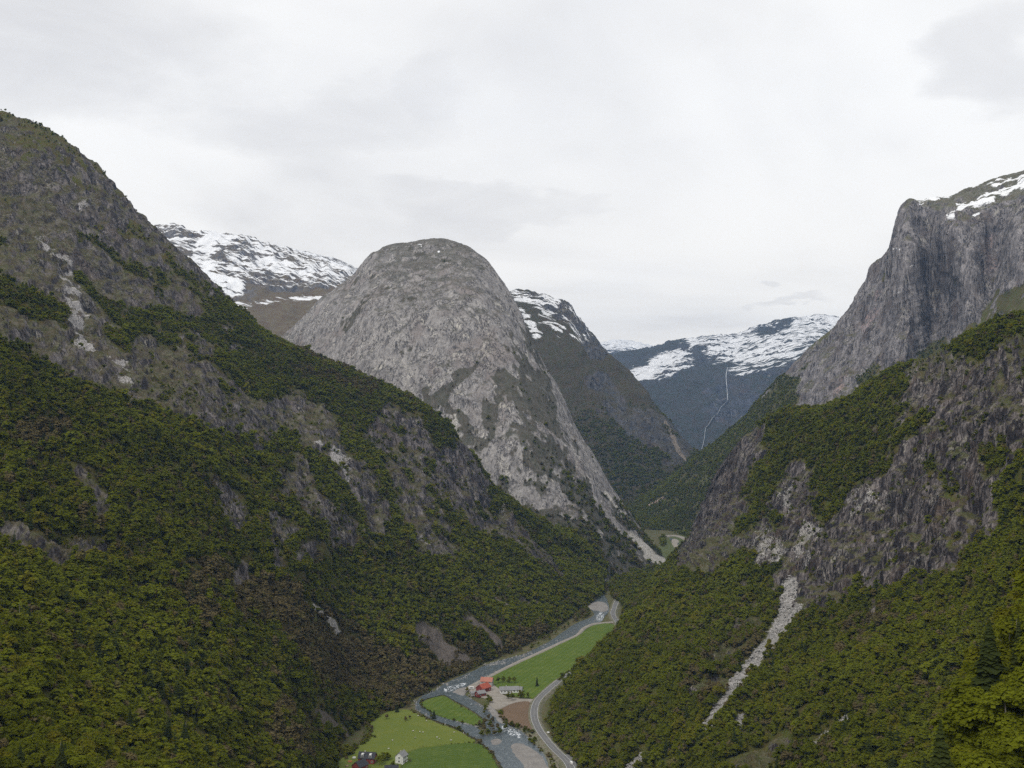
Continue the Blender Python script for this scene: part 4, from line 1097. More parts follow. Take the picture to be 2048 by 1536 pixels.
def spruce_mesh(name, seed, tiers, per, h, rad, mat):
    r = np.random.default_rng(seed)
    V, Q = [], []
    for i in range(tiers):
        t = (i + r.uniform(-.3, .3)) / tiers
        z = h * (0.06 + 0.92 * t)
        R_ = rad * (1 - t) ** 0.85 * r.uniform(0.8, 1.12) + 0.05
        for k in range(per):
            a = 6.283 * (k + r.uniform(-.4, .4)) / per + i
            ca, sa = math.cos(a), math.sin(a)
            L = R_ * r.uniform(.7, 1.15)
            wd = L * 0.42 + 0.1
            dz = -L * r.uniform(.25, .55)
            b = len(V)
            V += [(0, 0, z + .25), (ca * L * .55 - sa * wd, sa * L * .55 + ca * wd, z + dz * .5), (ca * L, sa * L, z + dz), (ca * L * .55 + sa * wd, sa * L * .55 - ca * wd, z + dz * .5)]
            Q.append((b, b + 1, b + 2, b + 3))
    return quad_mesh(name, np.array(V), np.array(Q), mat)


# species: 0-3 leafy, 4-5 budding, 6-7 dark conifer / pine
SPEC = ['leafy'] * 4 + ['bare'] * 2 + ['conifer'] * 2
DIM = [(8.0, 3.1), (9.5, 3.3), (7.0, 3.4), (8.8, 2.7), (8.0, 2.9), (7.2, 3.0), (12.0, 2.6), (10.5, 2.9)]


def make_lod(tag_, n, size, tiers, per):
    out = []
    for i in range(8):
        h, rad = DIM[i]
        nm = 'proto_%s_%d' % (tag_, i)
        if SPEC[i] == 'conifer': me = spruce_mesh(nm, 100 + i, tiers, per, h, rad, M['needle'])
        elif SPEC[i] == 'bare': me = crown_mesh(nm, 100 + i, n, size * 0.85, h, rad, M['twig'], open_=0.2)
        else: me = crown_mesh(nm, 100 + i, n, size, h, rad, M['leaf'])
        out.append(me)
    return out


LOD = {'close': make_lod('close', 4200, 0.19, 40, 15), 'near': make_lod('near', 1500, 0.34, 26, 11), 'mid': make_lod('mid', 330, 0.66, 14, 8), 'far': make_lod('far', 80, 1.15, 8, 6)}
TRUNKS = [trunk_mesh('trunk', 200 + i, DIM[i][0], 0.20 if SPEC[i] != 'conifer' else 0.26, M['birch_bark'] if i in (1, 3) else M['bark'], 0 if SPEC[i] == 'conifer' else 6) for i in range(8)]
PROTO = {}
for k, meshes in LOD.items():
    c = bpy.data.collections.new('protos_' + k)
    for i, me in enumerate(meshes):
        c.objects.link(bpy.data.objects.new('%s_%02d' % (k, i), me))
    PROTO[k] = c


def scatter_tree(coll):
    ng = bpy.data.node_groups.new('scatter_' + coll.name, 'GeometryNodeTree')
    ng.interface.new_socket('Geometry', in_out='INPUT', socket_type='NodeSocketGeometry')
    ng.interface.new_socket('Geometry', in_out='OUTPUT', socket_type='NodeSocketGeometry')
    N = ng.nodes; L = ng.links
    gi, go = N.new('NodeGroupInput'), N.new('NodeGroupOutput')
    ci = N.new('GeometryNodeCollectionInfo')
    ci.inputs['Collection'].default_value = coll
    ci.inputs['Separate Children'].default_value = True
    ci.inputs['Reset Children'].default_value = True
    ip = N.new('GeometryNodeInstanceOnPoints')
    ip.inputs['Pick Instance'].default_value = True
    def na(name, typ):
        n = N.new('GeometryNodeInputNamedAttribute'); n.data_type = typ; n.inputs['Name'].default_value = name
        return n.outputs['Attribute']
    cx = N.new('ShaderNodeCombineXYZ')
    L.new(na('rot', 'FLOAT'), cx.inputs[2])
    L.new(gi.outputs[0], ip.inputs['Points'])
    L.new(ci.outputs[0], ip.inputs['Instance'])
    L.new(na('kind_index', 'INT'), ip.inputs['Instance Index'])
    L.new(cx.outputs[0], ip.inputs['Rotation'])
    L.new(na('size', 'FLOAT_VECTOR'), ip.inputs['Scale'])
    L.new(ip.outputs[0], go.inputs[0])
    return ng


NG = {k: scatter_tree(c) for k, c in PROTO.items()}


def forest_obj(name, label, pts, kind, rot, size, lod):
    me = bpy.data.meshes.new(name)
    me.vertices.add(len(pts))
    me.vertices.foreach_set('co', pts.astype(np.float32).ravel())
    a = me.attributes.new('kind_index', 'INT', 'POINT'); a.data.foreach_set('value', kind.astype(np.int32))
    a = me.attributes.new('rot', 'FLOAT', 'POINT'); a.data.foreach_set('value', rot.astype(np.float32))
    a = me.attributes.new('size', 'FLOAT_VECTOR', 'POINT'); a.data.foreach_set('vector', size.astype(np.float32).ravel())
    o = bpy.data.objects.new(name, me)
    COL.objects.link(o)
    md = o.modifiers.new('scatter', 'NODES')
    md.node_group = NG[lod]
    tag(o, label, 'forest', kind='stuff')
    return o


def sample_land(name, spacing, conifer, hscale, seed, max_d=1e9, far_grow=0.0):
    """tree positions on a landform, kept where its cover is wood and where the picture can see it"""
    L = LAND[name]
    P, N, A = L['P'], L['N'], L['A']
    r = np.random.default_rng(seed)
    Pc = 0.25 * (P[:-1, :-1] + P[1:, :-1] + P[1:, 1:] + P[:-1, 1:])
    e1, e2 = P[1:, :-1] - P[:-1, :-1], P[:-1, 1:] - P[:-1, :-1]
    area = np.abs(np.cross(e1, e2)[..., 2]) + 0.25 * np.linalg.norm(np.cross(e1, e2), axis=-1)
    u, v, f = proj(Pc)
    vis = (u > -420) & (u < (2750 if name == 'hillside_near' else 2400)) & (v > 150) & (v < (1900 if name == 'hillside_near' else 1720)) & (Pc[..., 2] > -2) & (f > 60) & (f < max_d)
    view = np.array([0, 0, CAMZ]) - Pc
    view /= np.linalg.norm(view, axis=-1)[..., None]
    vis &= (N[:-1, :-1] * view).sum(-1) > (-1.0 if name == 'hillside_near' else -0.3)
    dens = A['trees'][:-1, :-1]
    clump = fbm(Pc, 38, 3, 0.6, off=77.0)
    dens = dens * np.clip(0.85 + 0.7 * clump, 0.25, 1.25)
    w = (area * vis * dens / (spacing * spacing))
    n = r.poisson(np.clip(w, 0, 50))
    ii, jj = np.nonzero(n)
    cnt = n[ii, jj]
    ii, jj = np.repeat(ii, cnt), np.repeat(jj, cnt)
    s, t = r.uniform(size=(2, len(ii), 1))
    pts = (1 - s) * (1 - t) * P[ii, jj] + s * (1 - t) * P[ii + 1, jj] + s * t * P[ii + 1, jj + 1] + (1 - s) * t * P[ii, jj + 1]
    bare = A['bare'][ii, jj] if 'bare' in A else np.zeros(len(ii))
    x = r.uniform(size=len(ii))
    con = conifer * np.clip(1 + 2.5 * fbm(pts, 60, 2, off=5.0), 0, 3)
    kind = r.integers(0, 4, len(ii))
    kind = np.where(x < 0.15 + 0.85 * bare, r.integers(4, 6, len(ii)), kind)
    kind = np.where(r.uniform(size=len(ii)) < con, r.integers(6, 8, len(ii)), kind)
    sc = hscale * r.lognormal(0, 0.25, len(ii)) * (1 - 0.4 * A['rock'][ii, jj]) * np.clip(1.12 - 0.45 * sstep(pts[:, 2], 200, 600), 0.5, 1.2)
    size = np.stack([sc * r.uniform(.85, 1.2, len(ii)), sc * r.uniform(.85, 1.2, len(ii)), sc * r.uniform(.85, 1.15, len(ii))], -1)
    return dict(p=pts, k=kind, r=r.uniform(0, 6.283, len(ii)), s=size)


def sub(T, m):
    return {k: a[m] for k, a in T.items()}


def single_tree(label, group, p, k, rot, size, lod='near'):
    e = bpy.data.objects.new({'leafy': 'leafy_tree', 'bare': 'budding_tree', 'conifer': 'conifer_tree'}[SPEC[k]], None)
    COL.objects.link(e)
    e.location = p; e.rotation_euler = (0, 0, rot); e.scale = size
    e.empty_display_size = 0.5
    tag(e, label, 'tree', group)
    for nm, me in (('trunk', TRUNKS[k]), ('crown', LOD[lod][k])):
        c = bpy.data.objects.new(nm, me)
        COL.objects.link(c); c.parent = e
    return e


forests = {
    'mountain_left': sample_land('mountain_left', 3.3, 0.05, 0.72, 1),
    'hillside_right': sample_land('hillside_right', 3.3, 0.05, 0.70, 2),
    'hillside_near': sample_land('hillside_near', 3.6, 0.10, 0.95, 3),  # extra dark conifers added to darken this slope in place of shade
    'mountain_dome': sample_land('mountain_dome', 7.5, 0.25, 0.75, 4),
    'mountain_right_cliff': sample_land('mountain_right_cliff', 5.0, 0.04, 0.75, 5),
    'mountain_behind_dome': sample_land('mountain_behind_dome', 6.0, 0.04, 0.8, 6),
}
WHERE = {'mountain_left': 'left mountainside', 'hillside_right': 'right hillside', 'hillside_near': 'near slope at the right edge', 'mountain_dome': 'foot of the rock dome',
         'mountain_right_cliff': 'slope under the great right cliff', 'mountain_behind_dome': 'fell behind the dome'}
cand = []
for nm, T in forests.items():
    u, v, f = proj(T['p'] + np.array([0, 0, 4.0]))
    infr = (u > -15) & (u < 2063) & (v > 0) & (v < 1560)
    T['app'] = np.where(infr, T['s'][:, 2] / f, 0)
    cand.append(T['app'])
cut = np.sort(np.concatenate(cand))[-270]
for nm, T in forests.items():
    big = T['app'] > cut
    for p, k, r_, s in zip(T['p'][big], T['k'][big], T['r'][big], T['s'][big]):
        kd = {'leafy': 'light green leafy tree', 'bare': 'grey brown budding tree', 'conifer': 'dark pointed conifer'}[SPEC[k]]
        single_tree('%s on the %s' % (kd, WHERE[nm]), '%ss close by on the %s' % (kd, WHERE[nm]), p, int(k), float(r_), s, 'close')
    rest = sub(T, ~big)
    d = np.linalg.norm(rest['p'] - np.array([0, 0, CAMZ]), axis=1)
    for lod, lo, hi in (('close', 0, 230), ('near', 230, 420), ('mid', 420, 1050), ('far', 1050, 1e9)):
        m = (d >= lo) & (d < hi)
        if m.sum() > 5:
            forest_obj('forest', '%s spring forest covering the %s' % ({'close': 'closest', 'near': 'nearby', 'mid': 'dense', 'far': 'distant'}[lod], WHERE[nm]), rest['p'][m], rest['k'][m], rest['r'][m], rest['s'][m], lod)
    print('FOREST', nm, len(T['p']), int(big.sum()))


# woods and bushes on the valley floor, inside pixel outlines
def inside(px, poly):
    x, y = px[:, 0], px[:, 1]
    c = np.zeros(len(px), bool)
    n = len(poly)
    for i in range(n):
        (x0, y0), (x1, y1) = poly[i], poly[(i + 1) % n]
        c ^= ((y0 > y) != (y1 > y)) & (x < (x1 - x0) * (y - y0) / (y1 - y0 + 1e-12) + x0)
    return c


def floor_wood(poly, count, kinds, sc, seed):
    r = np.random.default_rng(seed)
    a = np.array(poly)
    q = r.uniform(a.min(0), a.max(0), (count * 4, 2))
    q = q[inside(q, poly)][:count]
    p = np.array([onfloor(u, v, -0.4) for u, v in q])
    s = sc * r.lognormal(0, .22, len(p))
    return dict(p=p, k=r.choice(kinds, len(p)), r=r.uniform(0, 6.28, len(p)), s=np.stack([s * 1.05, s * 1.05, s * r.uniform(.8, 1.1, len(p))], -1))


fl = [floor_wood([(1225, 1196), (1215, 1170), (1240, 1150), (1300, 1133), (1372, 1128), (1350, 1160), (1300, 1185), (1245, 1212)], 1500, [0, 1, 2, 3, 3, 4, 6], .85, 31),
      floor_wood([(1150, 1232), (1195, 1185), (1212, 1168), (1222, 1172), (1205, 1190), (1180, 1202), (1172, 1216), (1180, 1232), (1150, 1243)], 260, [0, 2, 4, 5, 5], .75, 32),
      floor_wood([(1345, 1128), (1352, 1118), (1375, 1122), (1372, 1130)], 60, [0, 1, 2, 3], .9, 33),
      floor_wood([(1322, 1092), (1318, 1078), (1340, 1068), (1400, 1062), (1400, 1072), (1375, 1074), (1350, 1066), (1330, 1072), (1330, 1094)], 220, [0, 1, 2, 3], 1.0, 38),
      floor_wood([(1180, 1236), (1150, 1244), (1120, 1264), (1100, 1280), (1054, 1303), (1010, 1313), (970, 1326), (935, 1344), (890, 1364), (850, 1378), (840, 1370), (930, 1325), (1060, 1275), (1140, 1234)], 420, [4, 5, 5, 2, 0], .55, 34),
      floor_wood([(1096, 1420), (1112, 1392), (1136, 1368), (1160, 1346), (1150, 1372), (1120, 1412), (1128, 1470), (1160, 1510), (1172, 1540), (1160, 1540), (1120, 1490), (1098, 1450)], 150, [0, 2, 2, 3, 5], .5, 39),
      floor_wood([(866, 1380), (830, 1396), (822, 1412), (800, 1416), (790, 1405), (830, 1384)], 90, [4, 5, 5, 2], .5, 35)]
forest_obj('forest', 'flat wood of leafy trees across the far valley floor', *[np.concatenate([T[k] for T in fl[:4]]) for k in ('p', 'k', 'r', 's')], 'far')
forest_obj('forest', 'brown willow scrub along the left river bank', *[np.concatenate([T[k] for T in fl[4:]]) for k in ('p', 'k', 'r', 's')], 'mid')

# low scrub along the ditches and field margins
def margin(px, n, spread, kinds, sc, seed):
    r = np.random.default_rng(seed)
    W = smooth_poly(np.array([onfloor(u, v, -.2) for u, v in px]), False, 14)
    q = W[r.integers(0, len(W), n)] + np.stack([r.normal(0, spread, n), r.normal(0, spread, n), np.zeros(n)], -1)
    s_ = sc * r.lognormal(0, .4, n)
    return dict(p=q, k=r.choice(kinds, n), r=r.uniform(0, 6.28, n), s=np.stack([s_ * 1.4, s_ * 1.4, s_], -1))


mg = [margin([(728, 1440), (741, 1466), (720, 1492), (690, 1515)], 90, 2.2, [0, 2, 5], .32, 1), margin([(820, 1420), (840, 1431), (874, 1446), (918, 1461), (957, 1484), (980, 1506), (1002, 1540)], 150, .9, [2, 4, 5], .17, 2),
      margin([(846, 1400), (842, 1412), (882, 1433), (950, 1451), (964, 1440), (908, 1404)], 90, .8, [2, 5], .14, 3), margin([(1000, 1424), (1010, 1445), (1040, 1454), (1066, 1466)], 70, 1.2, [0, 2, 5], .22, 4),
      margin([(1240, 1262), (1210, 1300), (1140, 1345), (1118, 1362)], 80, 1.5, [0, 2, 3], .3, 5), margin([(1096, 1440), (1110, 1480), (1140, 1506)], 60, 1.6, [0, 2, 5], .25, 6), margin([(1060, 1480), (1098, 1515), (1108, 1545)], 60, 1.4, [2, 5], .22, 7),
      margin([(814, 1497), (900, 1489), (956, 1484)], 40, .4, [2, 5], .08, 8)]
forest_obj('scrub', 'low bushes and tufts along the ditches and field edges', *[np.concatenate([T[k] for T in mg]) for k in ('p', 'k', 'r', 's')], 'mid')['category'] = 'bushes'

# single trees and bushes round the farms: (u, v, species, size, label)
lone = [
    (650, 1462, 6, 1.81, 'tall dark spruce standing alone left of the sheep pasture'),
    (716, 1418, 6, 1.50, 'dark spruce at the left end of the row behind the pasture'), (724, 1416, 7, 1.56, None), (732, 1417, 6, 1.50, None), (740, 1415, 7, 1.62, None), (748, 1416, 6, 1.44, None), (756, 1418, 7, 1.38, None),
    (765, 1420, 7, .9, None), (794, 1424, 6, .85, 'short dark conifer at the top edge of the sheep pasture'),
    (868, 1436, 7, .8, 'dark conifer on the narrow meadow bank of the island'), (862, 1434, 2, .5, 'low leafy bush beside the island conifer'),
    (773, 1438, 5, .65, 'brown bush standing in the upper sheep pasture'), (812, 1442, 4, .6, 'brown thorn bush in the middle of the pasture'), (820, 1438, 5, .5, 'small brown bush right of the thorn bush in the pasture'),
    (996, 1366, 1, .75, 'leafy tree behind the long white house, left one'), (1006, 1364, 0, .8, 'leafy tree behind the long white house, second from left'), (1018, 1365, 2, .85, 'broad leafy tree behind the long white house'),
    (1028, 1366, 1, .75, 'leafy tree behind the right end of the long white house'), (1074, 1372, 6, .85, 'dark pointed tree alone at the lower end of the long meadow'),
    (1018, 1397, 0, .85, 'leafy tree in front of the long white house'), (1024, 1401, 1, .85, 'round tree in front of the white house above the brown field'), (1040, 1394, 2, .9, 'leafy tree right of the white house'),
    (1046, 1397, 0, .95, 'leafy tree between the white house and the road'), (1056, 1396, 3, .7, 'small leafy tree at the farm road junction'),
    (976, 1402, 2, .85, 'round leafy tree beside the red shed'), (981, 1406, 0, .8, 'leafy tree below the red shed by the yard'), (934, 1382, 2, .55, 'bush at the river end of the farm'),
    (972, 1420, 0, .75, 'leafy tree on the river bank below the farm'), (969, 1428, 3, .65, 'slender leafy tree on the river bank below the farm'),
    (1012, 1458, 2, .7, 'leafy bush at the lower end of the brown field'), (1024, 1452, 0, .6, 'leafy bush left of the road below the brown field'), (1036, 1458, 2, .65, 'leafy bush between rapids and road'),
    (1050, 1466, 0, .65, 'leafy bush on the bank beside the road'), (1060, 1478, 5, .6, 'brown bush on the river bank beside the road'), (1070, 1482, 2, .55, 'leafy bush above the oval gravel bar'),
    (775, 1519, 2, .8, 'leafy tree left of the small white house'), (766, 1522, 0, .9, 'leafy tree between the dark roofed barn and the white house'), (758, 1530, 1, .9, 'leafy tree close to the dark roofed barn'), (786, 1533, 2, .6, 'low bush below the small white house'),
    (820, 1525, 5, .35, 'small brown bush right of the small white house'),
]
for (u, v, k, s, lab) in lone:
    p = onfloor(u, v, 0.2)
    if lab: single_tree(lab, None, p, k, random.uniform(0, 6.28), (s, s, s))
    else: single_tree('dark spruce in the middle of the row behind the sheep pasture', 'spruces in the row behind the pasture', p, k, random.uniform(0, 6.28), (s, s, s))
for i, (u, v) in enumerate([(960, 1452), (968, 1462), (976, 1470), (984, 1462), (990, 1472), (980, 1452), (970, 1448), (994, 1460), (964, 1472), (986, 1446), (978, 1440), (998, 1468)]):
    single_tree('grey brown willow in the thicket where the river branches meet', 'willows where the river branches meet', onfloor(u, v, 0), [4, 5, 2][i % 3], i * 1.3, (.8, .8, .7 + .05 * (i % 4)))

# ------------------------------------------------------------------ waterfalls and boulders
def on_land(name, u, v):
    """nearest visible surface point of a landform to a photo pixel"""
    L = LAND[name]
    P = L['P'][:, :-L['nback']]
    a, b, f = proj(P)
    d = np.hypot(a - u, b - v)
    i = np.unravel_index(np.argmin(d), d.shape)
    return P[i], L['N'][:, :-L['nback']][i]


def cascade(name, label, land, px, width, mat, lift=6.0):
    """a falling stream: a rounded band of water standing off the rock"""
    pts = smooth_poly(np.array([on_land(land, u, v)[0] for u, v in px]), False, 5)
    V, F = [], []
    for i, p in enumerate(pts):
        away = np.array([0, 0, CAMZ]) - p; away[2] = 0; away /= np.linalg.norm(away)
        side = np.array([-away[1], away[0], 0])
        w = width * (0.7 + 0.5 * abs(pnoise(np.array([[i * .37, 1.5, 2.5]]))[0])) * (1 + 0.25 * i / len(pts))
        for k in range(7):
            c = math.pi * k / 6
            V.append(p + side * (-math.cos(c)) * w / 2 + away * (lift * (math.sin(c) * 1.0 + 0.1)) + np.array([0, 0, lift * .5]))
        if i:
            a, b = 7 * (i - 1), 7 * i
            F += [(a + k, b + k, b + k + 1, a + k + 1) for k in range(6)]
    o = mesh_obj(name, V, F, mat, smooth=True)
    tag(o, label, kind='structure')
    return o


M['fall'] = simple_mat('falling_water', (0.50, 0.52, 0.54), 0.6, 0.2, 0.05)
cascade('waterfall', 'tall thin waterfall on the far blue mountain', 'mountain_far_snowy', [(1455, 738), (1453, 755), (1453, 780), (1454, 803)], 4.0, M['fall'], 16)
cascade('waterfall', 'lower cascade zigzagging below the tall far waterfall', 'mountain_far_snowy', [(1454, 803), (1442, 815), (1435, 828), (1424, 838), (1418, 850), (1412, 858), (1408, 880), (1404, 900)], 2.8, M['fall'], 11)


def rock_mesh(name, seed):
    bm = bmesh.new()
    bmesh.ops.create_icosphere(bm, subdivisions=1, radius=1)
    r = random.Random(seed)
    for v in bm.verts:
        v.co *= r.uniform(.7, 1.25)
        v.co.z *= .7
    me = bpy.data.meshes.new(name); bm.to_mesh(me); bm.free()
    me.materials.append(M['boulder'])
    return me


c_ = bpy.data.collections.new('protos_rock')
for i in range(4):
    c_.objects.link(bpy.data.objects.new('rock_%02d' % i, rock_mesh('rock', i)))
NG['rock'] = scatter_tree(c_)


def boulders(name, label, pts, smin, smax, seed):
    r = np.random.default_rng(seed)
    n = len(pts)
    s = smin + (smax - smin) * r.uniform(size=n) ** 2.5
    size = np.stack([s * r.uniform(.7, 1.3, n), s * r.uniform(.7, 1.3, n), s * r.uniform(.6, 1.2, n)], -1)
    o = forest_obj(name, label, pts, r.integers(0, 4, n), r.uniform(0, 6.28, n), size, 'rock')
    o['category'] = 'boulders'
    return o


def along(px, n, spread, z, seed):
    r = np.random.default_rng(seed)
    W = smooth_poly(np.array([onfloor(u, v, z) for u, v in px]), False, 12)
    q = W[r.integers(0, len(W), n)] + np.stack([r.normal(0, spread, n), r.normal(0, spread, n), np.zeros(n)], -1)
    return q


boulders('river_boulders', 'pale boulders lying along the left river bank', np.concatenate([
    along([(1100, 1286), (1056, 1308), (1018, 1318), (976, 1330)], 150, 3.0, -.3, 1), along([(976, 1330), (1010, 1326)], 60, 2.0, -.3, 2), along([(936, 1350), (890, 1370), (850, 1388)], 90, 2.5, -.3, 3)]), .3, 1.5, 1)
boulders('river_boulders', 'light stones lining the island meadow and the river fork', np.concatenate([
    along([(912, 1443), (955, 1453)], 70, 1.0, -.1, 4), along([(832, 1400), (832, 1416), (860, 1434)], 60, 1.0, -.1, 5), along([(930, 1388), (962, 1412), (985, 1424)], 90, 1.3, -.1, 6), along([(1200, 1230), (1194, 1242)], 30, 2, -.2, 7),
    along([(1010, 1452), (1046, 1466), (1092, 1512)], 60, 1.2, -.2, 8), along([(1150, 1262), (1000, 1338), (940, 1372)], 120, .8, -.2, 9)]), .25, 1.1, 2)
# scree blocks in the gullies of the right hillside
L = LAND['hillside_right']
gm = L['A']['gully'] > 0.45
q = L['P'][gm]
r_ = np.random.default_rng(3)
q = q[r_.integers(0, len(q), 2600)] + r_.normal(0, .8, (2600, 3)) * np.array([1, 1, .2])
boulders('scree_boulders', 'pale broken rock filling the gully of the right hillside', q, .35, 1.9, 3)

# ------------------------------------------------------------------ farms
for nm, col, rg in [('red_wall', (0.22, 0.045, 0.035), .8), ('white_wall', (0.74, 0.74, 0.72), .7), ('grey_wall', (0.42, 0.40, 0.38), .9), ('red_roof', (0.36, 0.085, 0.05), .8), ('tile_roof', (0.40, 0.17, 0.12), .8), ('grey_roof', (0.22, 0.22, 0.22), .7),
                    ('dark_roof', (0.028, 0.030, 0.036), .6), ('glass_dark', (0.03, 0.035, 0.04), .15), ('trim', (0.72, 0.72, 0.70), .7), ('door_brown', (0.12, 0.07, 0.04), .7), ('rubber', (0.02, 0.02, 0.02), .8), ('wool', (0.62, 0.60, 0.55), .95),
                    ('sheep_face', (0.30, 0.27, 0.24), .9), ('orange', (0.55, 0.20, 0.08), .7), ('wood', (0.30, 0.22, 0.14), .9), ('lamp_red', (0.35, 0.02, 0.02), .4)]:
    M[nm] = simple_mat(nm, col, rg, 0.14, 0.7)


def box_vf(x0, x1, y0, y1, z0, z1):
    V = [(x, y, z) for z in (z0, z1) for y in (y0, y1) for x in (x0, x1)]
    return V, [(0, 2, 3, 1), (4, 5, 7, 6), (0, 1, 5, 4), (2, 6, 7, 3), (0, 4, 6, 2), (1, 3, 7, 5)]


def box(name, b, mat, parent):
    V, F = box_vf(*b)
    return mesh_obj(name, V, F, mat, parent)


def house(name, label, u, v, L, W, H, rise, ang, wall, roof, wins=3, storeys=1, chimney=True, door=True, z=0.3, group=None, cat='house', dormers=0):
    """gabled building; long side L along its own x axis, front at -y"""
    e = bpy.data.objects.new(name, None)
    COL.objects.link(e)
    e.location = onfloor(u, v, z); e.rotation_euler = (0, 0, R(ang))
    tag(e, label, cat, group)
    l, w = L / 2, W / 2
    V = [(-l, -w, -.6), (l, -w, -.6), (l, w, -.6), (-l, w, -.6), (-l, -w, H), (l, -w, H), (l, w, H), (-l, w, H), (-l, 0, H + rise), (l, 0, H + rise)]
    F = [(0, 1, 5, 4), (2, 3, 7, 6), (1, 2, 6, 9, 5), (3, 0, 4, 8, 7), (0, 3, 2, 1), (4, 5, 9, 8), (6, 7, 8, 9)]
    mesh_obj('wall', V, F, wall, e)
    o_, t = 0.5, 0.22
    k = rise / w
    rf = None
    for s in (-1, 1):
        yo, zo = s * (w + o_), H - k * o_
        V = [(-l - o_, 0, H + rise + .03), (l + o_, 0, H + rise + .03), (l + o_, yo, zo + .03), (-l - o_, yo, zo + .03)]
        V += [(x, y, zz + t) for x, y, zz in V]
        F = [(0, 1, 2, 3), (4, 7, 6, 5), (0, 4, 5, 1), (1, 5, 6, 2), (2, 6, 7, 3), (3, 7, 4, 0)]
        rf = mesh_obj('roof', V, F, roof, e)
    if chimney:
        box('chimney', (-l * .3 - .4, -l * .3 + .4, -.4, .4, H + rise - .6, H + rise + 1.1), M['grey_wall'], rf)
    for d_ in range(dormers):
        x = -l * .5 + d_ * l
        dm = box('dormer', (x - .9, x + .9, -w * .95, -w * .2, H - .2, H + rise * .85), M['trim'], e)
        box('pane', (x - .55, x + .55, -w * .95 - .04, -w * .95 - .005, H + .1, H + rise * .65), M['glass_dark'], dm)
    for st in range(storeys):
        zb = 0.9 + st * 2.7
        for i in range(wins):
            x = -l + L * (i + .5) / wins
            for s in (-1, 1):
                if s == -1 and st == 0 and door and i == wins // 2: continue
                f = box('window', (x - .7, x + .7, s * (w + .05) - .05, s * (w + .05) + .05, zb, zb + 1.5), M['trim'], e)
                box('pane', (x - .55, x + .55, s * (w + .115) - .012, s * (w + .115) + .012, zb + .15, zb + 1.35), M['glass_dark'], f)
        for s in (-1, 1):
            f = box('window', (s * (l + .05) - .05, s * (l + .05) + .05, -.7, .7, zb, zb + 1.5), M['trim'], e)
            box('pane', (s * (l + .115) - .012, s * (l + .115) + .012, -.55, .55, zb + .15, zb + 1.35), M['glass_dark'], f)
    if door:
        x = -l + L * (wins // 2 + .5) / wins
        dr = box('door', (x - .55, x + .55, -w - .1, -w - .004, 0, 2.1), M['door_brown'], e)
        box('handle', (x + .35, x + .45, -w - .16, -w - .102, 1.0, 1.1), M['trim'], dr)
    return e


house('farm_barn', 'red barn with bright red roof in the middle of the riverside farm', 967, 1382, 13, 9, 4.0, 3.6, 52, M['red_wall'], M['red_roof'], wins=3, chimney=False, cat='barn')
house('farm_house', 'grey gabled house with faded tile roof behind the red barn', 974, 1371, 12, 9, 5.2, 3.2, -12, M['grey_wall'], M['tile_roof'], wins=3, storeys=2)
house('farm_shed', 'small red shed with grey roof in front of the red barn', 961, 1391, 9, 7, 2.8, 2.2, 35, M['red_wall'], M['grey_roof'], wins=2, chimney=False, cat='shed')
house('long_house', 'long low white house with grey roof beside the long meadow', 1018, 1384, 19, 8, 3.0, 2.6, 8, M['white_wall'], M['grey_roof'], wins=6)
house('white_annex', 'small white annex at the right end of the long white house', 1038, 1383, 7, 6, 2.8, 2.2, -20, M['white_wall'], M['grey_roof'], wins=2, chimney=False)
house('grey_hut', 'tiny grey hut on the river side of the red shed', 947, 1390, 5, 4, 2.3, 1.3, 20, M['grey_wall'], M['grey_roof'], wins=1, chimney=False, cat='shed', door=False)
house('dark_roof_barn', 'red barn with dark roof and white dormers at the lower edge', 735, 1524, 13, 9, 4.2, 3.6, -8, M['red_wall'], M['dark_roof'], wins=4, cat='barn', dormers=2)
house('dark_roof_wing', 'red wing with dark roof in front of the dormer barn', 720, 1540, 10, 8, 4.0, 3.4, 58, M['red_wall'], M['dark_roof'], wins=3, chimney=False, cat='barn')
house('white_house', 'small two storey white house with grey roof on the pasture', 803, 1524, 8, 7, 5.4, 3.0, 68, M['white_wall'], M['grey_roof'], wins=3, storeys=2)
house('dark_roof_shed', 'dark roofed shed cut by the lower edge below the white house', 783, 1545, 10, 7, 3.0, 2.6, 6, M['grey_wall'], M['dark_roof'], wins=2, chimney=False, cat='shed')


def wheel_parts(parent, spots, r, wd):
    for (x, y) in spots:
        V, F = [], []
        for s in (-1, 1):
            for k in range(12):
                a = 6.2832 * k / 12
                V.append((x + r * math.cos(a), y + s * wd / 2, r + r * math.sin(a)))
        F = [tuple(range(12)), tuple(range(23, 11, -1))] + [(k, k + 12, (k + 1) % 12 + 12, (k + 1) % 12) for k in range(12)]
        wv = mesh_obj('wheel', V, F, M['rubber'], parent)
        V2 = [(x + .55 * r * math.cos(6.2832 * k / 10), y + (wd / 2 + .01) * (1 if y > 0 else -1), r + .55 * r * math.sin(6.2832 * k / 10)) for k in range(10)]
        mesh_obj('rim', V2, [tuple(range(10))], M['trim'], wv)


